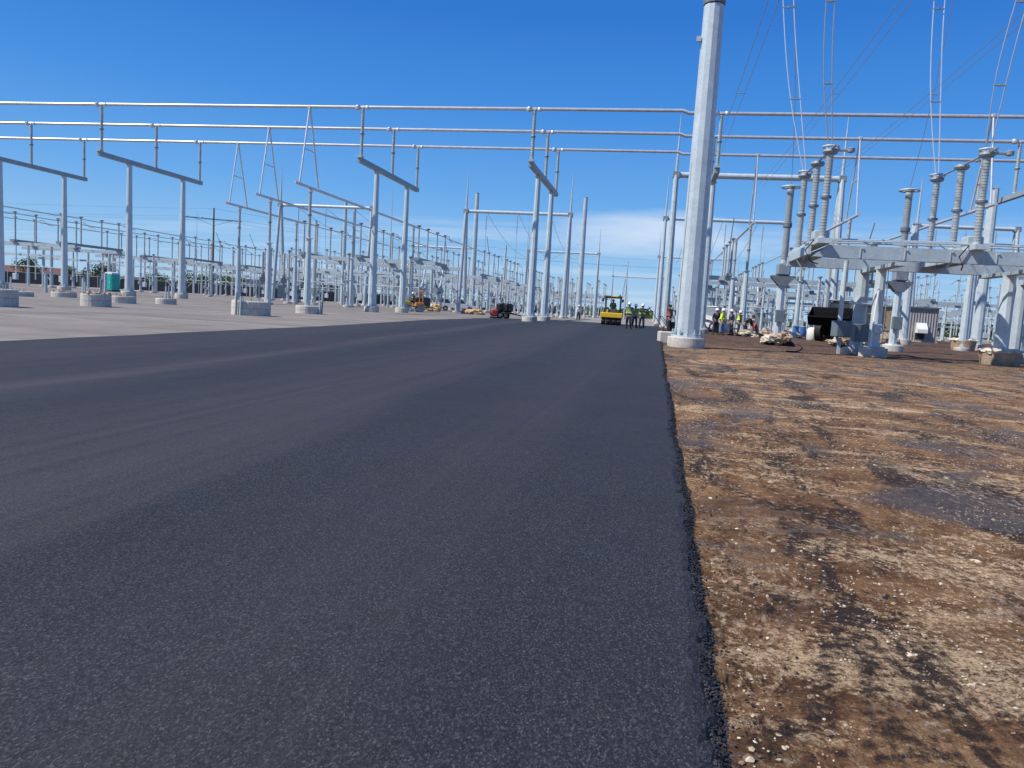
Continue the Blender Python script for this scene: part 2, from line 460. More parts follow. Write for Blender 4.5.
old_lot()
TOP = .055
def road():
    ys = [-8, -4, -1] + spaced(.2, 74, .035, 1.006)
    mb = MB()
    for y in ys:
        e = edge_x(y); j = noise.noise(Vector((y*30, 0, 4)))*.008
        le = left_edge(y) + noise.noise(Vector((y*.7, 7, 0)))*.07
        q = [random.uniform(-1, 1) for _ in range(4)]; h = min(1, y*.12+.35)*.009
        mb.v += [(le-.02, y, .0), (le, y, TOP-.012), (le+.04, y, TOP), (-5, y, TOP), (-1.2, y, TOP), (e-.05+q[0]*h, y, TOP), (e-.028+j+q[1]*h, y, TOP-.008+q[1]*.004), (e-.006+j+q[2]*h*1.3, y, TOP-.026+q[2]*.006), (e+.02+j*1.5+q[3]*h*1.6, y, -.004)]
    W = 9
    for k in range(len(ys)-1):
        for i in range(W-1):
            a = k*W+i; mb.f.append((a, a+1, a+W+1, a+W))
    o = mb.build('road', M['asphalt']); o['kind'] = 'structure'
road()
def scatter_stones(name, mat, gen, kind_label):
    ico = [(-.525731, 0, .850651), (.525731, 0, .850651), (-.525731, 0, -.850651), (.525731, 0, -.850651), (0, .850651, .525731), (0, .850651, -.525731), (0, -.850651, .525731), (0, -.850651, -.525731), (.850651, .525731, 0), (-.850651, .525731, 0), (.850651, -.525731, 0), (-.850651, -.525731, 0)]
    fc = [(1, 4, 0), (4, 9, 0), (4, 5, 9), (8, 5, 4), (1, 8, 4), (1, 10, 8), (10, 3, 8), (8, 3, 5), (3, 2, 5), (3, 7, 2), (3, 10, 7), (10, 6, 7), (6, 11, 7), (6, 0, 11), (6, 1, 0), (10, 1, 6), (11, 0, 9), (2, 11, 9), (5, 2, 9), (11, 2, 7)]
    vs, fs = [], []
    for (x, y, z, r) in gen:
        b = len(vs); a = random.random()*6.28; ca, sa = math.cos(a), math.sin(a)
        sx, sy, sz = r*random.uniform(.7, 1.3), r*random.uniform(.6, 1.1), r*random.uniform(.35, .75)
        for p in ico:
            k = random.uniform(.78, 1.15)
            px, py = p[0]*sx*k, p[1]*sy*k
            vs.append((x+px*ca-py*sa, y+px*sa+py*ca, z+p[2]*sz*k))
        fs += [(b+i, b+j, b+k) for i, j, k in fc]
    me = bpy.data.meshes.new(name); me.from_pydata(vs, [], fs); me.materials.append(mat)
    o = put(name, me); tag(o, kind_label, name.replace('_', ' '), None, 'stuff')
def peb():
    n = 0
    while n < 34000:
        y = 1.0 + 28*random.random()**2.4; x = edge_x(y) + .04 + random.random()**.9*(1.2+y*.75)
        d = noise.noise(Vector((x*1.3, y*.9, 2)))
        if random.random() > .5 + d*1.1: continue
        n += 1
        r = random.choice([.002]*7+[.003]*6+[.0045]*4+[.007])
        r *= 1 + min(1.3, y*.055)
        if random.random() < .0045: r = random.uniform(.011, .02)
        yield (x, y, .006+noise.noise(Vector((x*1.1, y*1.1, 0)))*.022+noise.noise(Vector((x*4.1, y*4.1, 5)))*.011, r)
scatter_stones('pebbles', M['stone'], peb(), 'pale limestone pebbles scattered over the brown dirt beside the road')
def crm():
    for i in range(15000):
        y = .9 + 30*random.random()**2.0; e = edge_x(y)
        u = random.random()
        x = e + (-.02 + .05*u if random.random() < .88 else random.expovariate(12))
        z = (TOP*.8*(1-u) if x < e+.03 else .008)
        yield (x, y, max(z, .005), random.uniform(.002, .0055)*(1+min(1.4, y*.06)))
scatter_stones('asphalt_crumbs', M['crumb'], crm(), 'loose black asphalt crumbs along the ragged road edge')

# ------------------------------------------------------------------ shared shapes
def insulator_mesh(name, H, r, sheds, n=12, units=2, mat='porcelain'):
    mb = MB(); seg = H/units
    prof = []
    for u in range(units):
        z0 = u*seg
        prof += [(r*.95, z0), (r*.95, z0+.06*seg)]
        k = sheds//units; s0, s1 = z0+.07*seg, z0+.93*seg
        for i in range(k):
            a = s0+(s1-s0)*i/k; d = (s1-s0)/k
            prof += [(r*.76, a), (r*(1.0 if i % 2 else .92), a+d*.35), (r*(1.0 if i % 2 else .92), a+d*.62), (r*.76, a+d*.9)]
        prof += [(r*.95, z0+.94*seg), (r*.95, z0+seg)]
    mb.lathe(prof, (0, 0, 0), n)
    return mb.mesh(name, M[mat], True)
def flange_mesh(name, r, z):
    return MB().lathe([(r, -.035), (r*1.0, .035)], (0, 0, z), 12).mesh(name, M['cement'], True)
INS_BUS = insulator_mesh('insulator', 3.3, .125, 40)
FL_BUS = flange_mesh('insulator_flange', .165, 1.65)
INS_SW = insulator_mesh('insulator', 3.3, .115, 26, 10)
CLAMP = MB().box((0, 0, .05), (.22, .26, .14), 0, .03).lathe([(.05, -.12), (.2, -.06), (.24, .06), (.2, .18), (.05, .22)], (-.36, 0, .02), 12).lathe([(.05, -.08), (.16, -.04), (.18, .06), (.14, .15), (.05, .18)], (.34, 0, .02), 12).box((0, 0, .08), (.85, .07, .05)).mesh('bus_clamp', M['alu'], True)

def footing_mesh(r, h, n=28):
    prof = [(r*.985, -.15), (r, h*.3), (r*1.0, h-.04), (r*.97, h)]
    return MB().lathe(prof, (0, 0, 0), n).mesh('footing', M['conc'], False)
FOOT = footing_mesh(.56, .42)
FOOT_S = footing_mesh(.45, .2)
def bolts(rad, z, n=10):
    mb = MB()
    for i in range(n):
        a = 2*PI*i/n; x, y = rad*math.cos(a), rad*math.sin(a)
        mb.tube([(x, y, z-.02), (x, y, z+.2)], .02, 6).tube([(x, y, z+.05), (x, y, z+.10)], .045, 6)
    return mb

# ------------------------------------------------------------------ the big near pole
def big_pole():
    x, y = 1.02, 25.75
    t = thing('steel_pole', 'large faceted galvanized steel pole on a round concrete footing beside the new road', 'pole', (x, y, 0))
    MB().lathe([(.60, -.15), (.62, .1), (.62, .31), (.60, .34)], (0, 0, 0), 40).build('footing', M['conc'], t)
    MB().lathe([(.52, .34), (.52, .40)], (0, 0, 0), 12).build('base_plate', M['galv'], t)
    MB().lathe([(.405, .40), (.39, 2.0), (.318, 10.95)], (0, 0, 0), 12).build('shaft', M['galv'], t)
    MB().lathe([(.345, 10.98), (.35, 11.02), (.35, 11.2), (.30, 11.24)], (0, 0, 0), 12).build('joint_collar', M['cement'], t)
    MB().lathe([(.30, 11.22), (.19, 19.5)], (0, 0, 0), 12).build('upper_shaft', M['galv'], t)
    for i in range(12): MB().tube([(0, 0, .38), (0, 0, .60)], .02, 6).tube([(0, 0, .45), (0, 0, .50)], .045, 6).build('anchor_bolt', M['galv_dull'], t, loc=(.47*math.cos(i*PI/6), .47*math.sin(i*PI/6), 0))
    MB().box((-.40, -.1, 9.9), (.14, .12, .16)).build('step_clip', M['galv_dull'], t)
    MB().tube([(-.36, -.2, .34), (-.33, -.2, 3), (-.30, -.18, 6)], .012, 6).build('ground_wire', M['wire'], t)
    return t
big_pole()
o = MB().box((0, 0, .14), (.62, .9, .56), .1, .03).build('concrete_block', M['conc'], None, loc=(.42, 29.3, 0))
tag(o, 'low pale concrete block behind the footing of the large steel pole', 'block')

# ------------------------------------------------------------------ phase tubes and their frames
Y1, Y2, Y3 = 51.0, 57.3, 63.4
YS = (Y1, Y2, Y3)
HT = 14.27
def bus_tube(y, which):
    pts = [(-86, y, HT), (.62, y, HT+.03), (1.0, y, HT-.12), (46, y, HT-.1)]
    o = MB().tube(pts, .115, 12).build('bus_tube', M['alu'], smooth=True)
    tag(o, f'long high aluminium bus tube crossing the whole picture, the {which} of three', 'bus tube', 'three high bus tubes across the road')
for y, w in zip(YS, ('nearest and highest', 'middle', 'farthest and lowest')): bus_tube(y, w)
HC = HT - 3.3 - .16
def bus_frame():
    t = thing('bus_portal', '', 'steel frame', (0, 0, 0))
    col = MB().lathe([(.30, .42), (.185, HC-.38)], (0, 0, 0), 10).mesh('column', M['galv'], False)
    bp = MB().box((0, 0, .45), (.85, .85, .05)); bp.v = bp.v
    plate = bolts(.36, .45, 8).box((0, 0, .445), (.86, .86, .05)).mesh('base_plate', M['galv_dull'])
    cap = MB().box((0, 0, HC-.36), (.5, .5, .05)).mesh('cap_plate', M['galv'])
    for y in (54.1, 61.0):
        put('column', col, t, (0, y, 0)); put('footing', FOOT, t, (0, y, 0)); put('base_plate', plate, t, (0, y, 0)); put('cap_plate', cap, t, (0, y, 0))
    MB().box((0, (Y1+Y3)/2, HC-.165), (.33, Y3-Y1+.5, .33)).build('crossbeam', M['beam'], t)
    for y in YS:
        i = put('insulator', INS_BUS, t, (0, y, HC+.02)); put('flange', FL_BUS, i); put('bus_clamp', CLAMP, i, (0, 0, 3.36))
    MB().box((0, Y1-.2, HC+.06), (.36, .36, .14)).build('end_bracket', M['galv_dull'], t)
    return t
fr = bus_frame()
FRX = [(-54.2, 'tall two-column bus frame at the left edge of the picture'),
       (-42.1, 'tall two-column bus frame standing near the teal portable toilet'),
       (-21.3, 'tall two-column bus frame just left of the small yellow machine'),
       (-9.1, 'tall two-column bus frame at the left edge of the fresh road, beside its end'),
       (3.05, 'tall two-column bus frame half hidden behind the large steel pole'),
       (23.1, 'tall two-column bus frame at the right edge behind the near disconnect switch')]
for i, (x, lab) in enumerate(FRX):
    o = fr if i == 0 else dup(fr, (0, 0, 0))
    o.location = (x, 0, 0 if x > -.1 or x > -10 else 0)
    tag(o, lab, 'steel frame', 'tall frames carrying the high bus tubes')
    if x > 0: o.scale = (1, 1, 1); o.location.z = -.1

# lower buses running away from the viewer, their droppers and posts
HL = 8.72
LB = [(-25.3, Y1, 'left'), (-31.9, Y2, 'left'), (-38.3, Y3, 'left'), (6.85, Y3, 'right'), (12.95, Y2, 'right'), (18.9, Y1, 'right')]
BAYNAME = {'left': 'in the bay left of the road', 'right': 'in the bay behind the large pole'}
ORD = ['nearest', 'second', 'third', 'fourth', 'fifth', 'sixth', 'seventh', 'eighth', 'ninth', 'tenth']
which = {-25.3: 'right-hand', -31.9: 'middle', -38.3: 'left-hand', 6.85: 'left-hand', 12.95: 'middle', 18.9: 'right-hand'}
def dropper():
    t = thing('tube_dropper', '', 'dropper')
    MB().tube([(0, -.06, 5.43), (0, -1.2, .1)], .06, 8).build('leg', M['alu'], t, True)
    MB().tube([(0, .06, 5.43), (0, 1.75, .1)], .06, 8).build('leg', M['alu'], t, True)
    MB().tube([(0, -.62, 2.55), (0, .9, 2.55)], .045, 8).build('brace', M['alu'], t, True)
    MB().box((0, 0, 5.48), (.16, .3, .2)).build('top_clamp', M['alu'], t)
    return t
def support():
    t = thing('bus_support', '', 'bus support')
    MB().lathe([(.27, .2), (.17, 5.07)], (0, 0, 0), 10).build('column', M['galv'], t)
    put('footing', FOOT_S, t)
    MB().box((0, 0, 5.10), (.45, .45, .05)).build('cap_plate', M['galv'], t)
    i = put('insulator', INS_BUS, t, (0, 0, 5.14)); put('flange', FL_BUS, i)
    MB().box((0, 0, 8.52), (.22, .3, .2)).build('bus_clamp', M['alu'], t)
    return t
dr = dropper(); su = support(); n = 0
for (x, y0, bay) in LB:
    far = 76.5
    o = MB().tube([(x, y0-1.9, HL), (x, far, HL)], .1, 10).build('lower_bus_tube', M['alu'], smooth=True)
    tag(o, f'{which[x]} lower bus tube running away {BAYNAME[bay]}', 'bus tube', 'lower bus tubes running away')
    d = dr if n == 0 else dup(dr, (0, 0, 0)); d.location = (x, y0, HL+.02)
    tag(d, f'A-shaped tube dropper onto the {which[x]} lower bus tube {BAYNAME[bay]}', 'dropper', 'A-shaped tube droppers')
    for k, yy in enumerate((y0+.5, 75.0)):
        s = su if n == 0 and k == 0 else dup(su, (0, 0, 0)); s.location = (x, yy, 0)
        tag(s, f'{"near" if k == 0 else "far"} post under the {which[x]} lower bus tube {BAYNAME[bay]}', 'bus support', 'single-column bus supports')
    n += 1

# ------------------------------------------------------------------ disconnect switches (rows in four bays)
PH = 6.6
def disconnect(openarm=False, wide=15.6):
    t = thing('disconnect_switch', '', 'switch')
    hb = 5.2
    for sy in (-5.0, 5.0):
        MB().box((0, sy, hb), (wide+1.6, .28, .42)).build('crossbeam', M['galv_dull'], t)
    leg = MB().lathe([(.2, .15), (.17, hb-.22)], (0, 0, 0), 8).mesh('leg', M['galv_dull'])
    for sx in (-5.2, 5.2):
        for sy in (-5, 5):
            l = put('leg', leg, t, (sx, sy, 0)); put('footing', FOOT_S, l)
    topf = MB().lathe([(.10, 0), (.24, .04), (.26, .12), (.12, .2)], (0, 0, 3.3), 10).mesh('terminal_cap', M['galv_old'], True)
    for ph in (-PH, 0, PH):
        MB().box((ph, 0, hb+.36), (.62, 11.0, .3)).build('phase_base', M['galv_old'], t)
        for yy in (-5.0, -1.8, 1.8, 5.0):
            i = put('insulator', INS_SW, t, (ph, yy, hb+.5)); put('terminal_cap', topf, i)
        mb = MB().tube([(ph, -5.5, HL+.18), (ph, -1.8, HL+.18)], .055, 6)
        if openarm: mb.tube([(ph, -1.8, HL+.1), (ph, -3.9, HL+2.6)], .05, 6)
        else: mb.tube([(ph, -1.8, HL+.12), (ph, 1.8, HL+.12)], .05, 6)
        mb.tube([(ph, 1.8, HL+.18), (ph, 5.5, HL+.18)], .055, 6)
        mb.build('switch_blade', M['wire'], t)
        # jumper swooping to the next bus
        MB().tube([(ph, 5.4, HL+.18), (ph+.15, 6.2, HL+.45), (ph, 7.4, HL-.05), (ph, 8.4, HL-.1)], .04, 6).build('jumper', M['wire'], t)
    rod = MB().tube([(0, 0, .9), (0, 0, hb)], .075, 6).mesh('drive_pipe', M['galv'])
    for ph in (-PH, 0, PH):
        for yy in (-5.3, 4.7): put('drive_pipe', rod, t, (ph+.4, yy, 0))
        MB().box((ph+.4, -5.4, 1.15), (.55, .4, .75), 0, .02).build('mechanism_box', M['galv'], t)
    leg2 = MB().lathe([(.16, .15), (.14, hb-.22)], (0, 0, 0), 8).mesh('inner_leg', M['galv'])
    for sx in (-1.9, 1.9):
        for sy in (-5, 5): put('inner_leg', leg2, t, (sx, sy, 0))
    for z in (3.9,):
        MB().box((0, -5.0, z), (wide-1, .16, .26)).build('lower_beam', M['galv'], t)
        MB().box((0, 5.0, z), (wide-1, .16, .26)).build('lower_beam', M['galv'], t)
    MB().tube([(-7.5, -5.15, 2.5), (7.5, -5.15, 2.5)], .05, 6).build('gang_rod', M['galv'], t)
    MB().beam((-5.2, -5, .8), (-1.9, -5, 3.8), .07, .07).build('brace', M['galv_dull'], t)
    MB().beam((5.2, -5, .8), (1.9, -5, 3.8), .07, .07).build('brace', M['galv_dull'], t)
    MB().box((-5.2, -5.35, 1.5), (.5, .35, .7), 0, .02).build('drive_box', M['galv_old'], t)
    MB().tube([(-5.2, -5.35, 1.8), (-5.2, -5.35, hb)], .035, 6).build('drive_rod', M['galv_dull'], t)
    return t
sw = disconnect(); swo = disconnect(True)
BAYS = [(-79.0, 'in the far-left bay by the fence'), (-32.3, 'in the bay left of the road'), (13.4, 'in the bay behind the large pole'), (60.0, 'in the far-right bay behind the grey shed')]
first = {id(sw): True, id(swo): True}
for bi, (bx, bl) in enumerate(BAYS):
    ysl = {0: (86, 110, 128, 146, 166, 190), 1: (83, 114, 131, 160, 180, 200, 225), 2: (83, 112, 131, 160, 185, 210), 3: (122, 142, 165, 190, 215)}[bi]
    for k, yy in enumerate(ysl):
        src = swo if (k+bi) % 3 == 2 else sw
        o = src if first.pop(id(src), None) else dup(src, (0, 0, 0))
        o.location = (bx, yy, 0)
        tag(o, f'{ORD[k]} row three-phase disconnect switch {bl}', 'switch', 'three-phase disconnect switches in the yard')
for bx, rows, bl in ((-57.0, (128, 150, 172), 'behind the splayed gantry'), (37.0, (118, 141, 166), 'between the grey shed and the right edge'), (-19.5, (186, 212), 'beyond the road gantries')):
    for k, yy in enumerate(rows):
        o = dup(sw, (bx, yy, 0), None, f'{ORD[k]} row three-phase disconnect switch {bl}', 'three-phase disconnect switches in the yard')
        if bx == -19.5: o.scale = (.7, 1, 1)
# bus runs between switch rows at the same height
for bi, (bx, bl) in enumerate(BAYS[:3]):
    for pi, ph in enumerate((-PH, 0, PH)):
        spans = {0: [(62, 80.5), (91.8, 104.4), (116, 129)], 1: [(88.8, 108.3)], 2: [(88.8, 106.3)]}[bi]
        for k, (a, b) in enumerate(spans):
            x = bx+ph
            o = MB().tube([(x, a, HL+.1), (x, b, HL+.1)], .075, 8).build('rigid_bus', M['alu'], smooth=True)
            tag(o, f'{ORD[k]} {["left-hand", "middle", "right-hand"][pi]} rigid bus tube {bl}', 'bus tube', 'short rigid buses between switches')

def yard_post():
    t = thing('post_insulator', '', 'insulator')
    MB().lathe([(.17, .1), (.14, 2.7)], (0, 0, 0), 8).build('column', M['galv_dull'], t)
    put('footing', FOOT_S, t)
    MB().box((0, 0, 2.74), (.5, .5, .08)).build('cap_plate', M['galv_old'], t)
    MB().box((0, -.25, 1.4), (.4, .25, .5)).build('terminal_box', M['galv_old'], t)
    i = put('insulator', insulator_mesh('insulator', 2.6, .13, 20, 10), t, (0, 0, 2.78))
    MB().lathe([(.1, 2.6), (.22, 2.64), (.22, 2.72), (.08, 2.8)], (0, 0, 0), 10).build('terminal_cap', M['galv_old'], i, True)
    return t
yp = yard_post(); n = 0
for bi, (bx, bl) in enumerate(BAYS[:3]):
    for k, yy in enumerate(((74, 97, 103, 120, 137) if bi == 0 else (73, 91.5, 105, 122, 139, 149, 170))):
        if bi == 0 and k == 0: continue
        for pi, ph in enumerate((-PH, 0, PH)):
            o = yp if n == 0 else dup(yp, (0, 0, 0)); n += 1
            o.location = (bx+ph+.9, yy, 0)
            tag(o, f'{ORD[k]} row {["left-hand", "middle", "right-hand"][pi]} low post insulator {bl}', 'insulator', 'low post insulators on columns in the yard')
for xs, ys, bl in (((-23.5, -19.5, -15.5), (112, 124, 136, 149, 163, 178, 195), 'in the strip between road and left bay'),
                   ((2.6, 22.5, 26.5), (92, 106, 119, 133, 148, 164, 182), 'in the strips beside the bay behind the large pole'),
                   ((-47, -51, -60), (93, 108, 121, 136, 152, 168), 'in the strip behind the droppers')):
    for k, yy in enumerate(ys):
        for pi, x in enumerate(xs):
            o = dup(yp, (x, yy, 0), None, f'{ORD[k]} row {["left-hand", "middle", "right-hand"][pi]} low post insulator {bl}')
            o.scale = (1, 1, (1., 1.25, .8)[(k+pi) % 3])
rm = random.Random(11)
mx = sorted([rm.uniform(-110, -20) for _ in range(14)] + [rm.uniform(6, 95) for _ in range(12)])
for k, x in enumerate(mx):
    y = rm.uniform(150, 240); h = rm.uniform(15, 21)
    o = MB().lathe([(.2, 0), (.15, h*.55), (.07, h*.57), (.03, h)], (0, 0, 0), 6).build('lightning_mast', M['galv_dull'], None, loc=(x, y, 0))
    tag(o, f'far slim lightning mast, {("first second third fourth fifth sixth seventh eighth ninth tenth eleventh twelfth thirteenth fourteenth fifteenth sixteenth seventeenth eighteenth nineteenth twentieth".split() + ["twenty-first", "twenty-second", "twenty-third", "twenty-fourth", "twenty-fifth", "twenty-sixth"])[k]} from the left across the rear yard', 'mast', 'far lightning masts')
# low racks of small insulators right of the road
def vbreaker():
    t = thing('circuit_breaker', '', 'circuit breaker')
    for sx in (-2.6, 0, 2.6):
        MB().tube([(sx, -1.5, 2.7), (sx, 1.5, 2.7)], .42, 14).build('tank', M['galv_old'], t, True)
        for sgn in (-1, 1):
            b = MB().tube([(sx, sgn*.9, 3.0), (sx, sgn*1.25, 3.5)], [.26, .22], 10).build('turret', M['galv_old'], t, True)
            prof = [(sx, sgn*(1.25+k*.075), 3.5+k*.17) for k in range(17)]
            MB().tube(prof, [(.17 if k % 2 else .10) for k in range(17)], 10).build('bushing', M['porcelain'], t, True)
    MB().box((0, 0, 2.15), (6.6, 1.2, .16)).build('frame', M['galv_dull'], t)
    for sx in (-3, 3):
        for sy in (-.5, .5): MB().box((sx, sy, 1.05), (.18, .18, 2.1)).build('leg', M['galv_dull'], t)
    MB().box((0, -.9, 1.3), (1.5, .7, 1.7), 0, .03).build('control_cabinet', M['galv_old'], t)
    MB().beam((-3, -.5, .2), (-.6, -.5, 2.0), .06, .06).beam((3, -.5, .2), (.6, -.5, 2.0), .06, .06).build('brace', M['galv_dull'], t)
    return t
vb = vbreaker()
cbs = [(at(283, 300, 92).x, 92, .5, 'circuit breaker with slanted bushings behind the widest bare footing'), (-32, 98.5, 0, 'nearer circuit breaker between switches in the bay left of the road'),
       (12.0, 95.5, 0, 'nearer circuit breaker between switches behind the large pole'), (-32, 145.5, 0, 'farther circuit breaker in the bay left of the road'),
       (13, 145.5, 0, 'farther circuit breaker in the bay behind the large pole')]
for i, (x, y, rz, lab) in enumerate(cbs):
    o = vb if i == 0 else dup(vb, (0, 0, 0)); o.location = (x, y, 0); o.rotation_euler = (0, 0, rz)
    tag(o, lab, 'circuit breaker', 'circuit breakers in the yard')

# ------------------------------------------------------------------ gantries
def gantry(w, H=13.9, label='', spikes=(0, 1), x0=0, y=0, k=1.0, grp='dead-end gantries with lightning rods'):
    t = thing('line_gantry', label, 'gantry', (x0, y, 0), 0, grp)
    for i, x in enumerate((0, w)):
        for s in (-1, 1):
            MB().tube([(x, s*1.7, 0), (x, s*.22, H-.1)], [.31*k, .2*k], 10).build('leg', M['galv_dull'], t)
            put('footing', FOOT_S, t, (x, s*1.7, 0))
        MB().box((x, 0, H), (.66, .8, .6), 0, .03).build('beam_socket', M['galv_old'], t)
        if i in spikes:
            MB().tube([(x, 0, H+.3), (x+.02, 0, H+2.6), (x+.02, 0, H+5.6)], [.15, .10, .03], 8).build('lightning_rod', M['galv_dull'], t)
    MB().tube([(0.3, 0, H), (w-.3, 0, H)], .23*k, 12).build('beam', M['galv'], t, True)
    return t
short = {0: 'beam behind the large pole', 29: 'beam of the gantry by the grey shed', -27: 'beam of the gantry left of the road', -56: 'beam of the splayed gantry behind the droppers'}
def ins_string(x, y, H, label, L=3.0, wire=6):
    t = thing('insulator_string', label, 'insulator string', (x, y, H), 0, 'insulator strings hanging from gantry beams')
    prof = [(.02, -.1)]
    for k in range(14): z = -.3-k*L/16; prof += [(.03, z), (.12, z-.03), (.12, z-.06), (.03, z-.09)]
    MB().lathe([(r, z) for r, z in prof[::-1]], (0, 0, 0), 8).build('discs', M['porcelain'], t, True)
    MB().tube([(0, 0, -L+.1), (.1, .2, -L-wire)], .03, 5).build('tail_wire', M['wire'], t)
    return t
GL = [(.75, 15.0, 75, 14.6, 'near gantry right behind the large pole with rods on both columns', (0, 1)),
      (.1, 15.6, 103, 14.0, 'second gantry back behind the large pole', (0,)),
      (-.6, 15.5, 172, 14.3, 'third gantry back behind the large pole', (0, 1)),
      (29.5, 10.8, 98, 13.6, 'gantry standing by the grey corrugated shed at right', (0,)),
      (-27.2, 14.6, 103, 14.0, 'nearest gantry just beyond the pair of columns left of the road', (0, 1)),
      (-30.2, 16.2, 172, 14.3, 'farther gantry framed by the columns left of the road', (0, 1)),
      (-56.0, 14.4, 104.5, 14.1, 'gantry with splayed legs rising behind the A-shaped droppers', (0,)),
      (-58, 15, 172, 14.2, 'small far gantry left of the yellow machine', (0, 1)),
      (-16, 17, 262, 14.0, 'tiny farthest gantry beyond the end of the road', (0, 1)),
      (26, 13, 172, 14.2, 'far gantry rising beyond the grey corrugated shed', (0, 1))]
for (x0, w, y, H, lab, sp) in GL:
    gantry(w, H, lab, sp, x0, y, 1.2 if y == 75 else 1.0)
    if 80 < y < 110:
        for k, f in enumerate((.2, .5, .8)):
            ins_string(x0+w*f, y, H-.25, f'{["left", "middle", "right"][k]} hanging insulator string, {short[int(x0)]}', 2.2 if k != 1 else 2.6, 5)

# tall monopoles
def monopole(x, y, H, lab, r=.42, rod=0):
    t = thing('steel_monopole', lab, 'pole', (x, y, 0), 0, 'tall slim steel poles in the yard')
    MB().lathe([(r, 0), (r*.62, H)], (0, 0, 0), 12).build('shaft', M['galv_dull'], t)
    MB().lathe([(r*.64, H-.02), (r*.66, H+.08), (.03, H+.12)], (0, 0, 0), 12).build('cap', M['galv_old'], t)
    MB().box((-r-.5, 0, H*.94), (1.6, .08, .08)).build('bracket', M['galv_dull'], t)
    put('footing', FOOT_S, t)
for (px, py, Y, lab, r) in [(477.5, 193.5, 112, 'tall steel pole beside the left column of the gantry beyond the road frame', .46),
                         (586, 198, 112, 'tall steel pole beside the right column of the gantry beyond the road frame', .46),
                         (346, 201, 122, 'left of twin tall poles behind the column by the yellow machine', .42),
                         (355, 204, 126, 'right of twin tall poles behind the column by the yellow machine', .40),
                         (316, 221, 118, 'shorter dull pole rising behind the middle lower bus', .38),
                         (506, 246, 150, 'slim pole left of the road frame, over the far switches', .3),
                         (583, 240, 178, 'slim pole far off between the road gantries', .3),
                         (628, 262, 190, 'slim pole standing far beyond the yellow roller', .2),
                         (1000, 285, 170, 'slim pole far off between the right-hand columns', .25)]:
    p = at(px, py, Y); monopole(p.x, p.y, p.z, lab, r)
# free-standing lightning masts
def mast(px, py, Y, lab):
    p = at(px, py, Y)
    o = MB().lathe([(.16, 0), (.13, p.z*.6), (.06, p.z*.62), (.025, p.z)], (0, 0, 0), 8).build('lightning_mast', M['galv_dull'], None, loc=(p.x, p.y, 0))
    tag(o, lab, 'mast', 'thin lightning masts')
mast(393, 186, 96, 'thin lightning mast just left of the column by the yellow machine')
mast(530, 205, 140, 'thin lightning mast seen beside the road frame column')
mast(740, 250, 135, 'thin lightning mast above the far switches behind the large pole')
mast(905, 297, 210, 'tiny lightning mast over the grey shed roof')

# ------------------------------------------------------------------ overhead conductors
def sagpts(a, b, sag, n=18):
    a, b = Vector(a), Vector(b)
    return [a.lerp(b, i/n) - Vector((0, 0, sag*4*(i/n)*(1-i/n))) for i in range(n+1)]
def bundle(pts, sep, r, lab, spc=(), mat='wire', ax=Vector((1, 0, 0)), grp='twin conductor bundles'):
    t = thing('conductor_bundle', lab, 'power line', (0, 0, 0), 0, grp)
    for s in (-.5, .5):
        MB().tube([p + ax*(s*w) for p, w in zip(pts, sep)], r, 6).build('conductor', M[mat], t, True)
    for k in spc:
        p = pts[k]; w = sep[k]
        MB().tube([p-ax*w*.55, p+ax*w*.55], r*1.3, 6).box(p, (r*4, r*4, r*3)).build('spacer', M['galv_old'], t)
    return t
for x, lab in ((3.6, 'leftmost of three faint twin lines overhead, above the large pole'), (8.6, 'middle of three faint twin lines slanting overhead'), (13.5, 'rightmost of three faint twin lines slanting overhead')):
    pts = sagpts((x, 74.6, 13.8), (x, -25, 17.2), 1.4, 30)
    bundle(pts, [.42]*31, .016, lab, (9, 17), 'wire', grp='faint twin lines overhead')
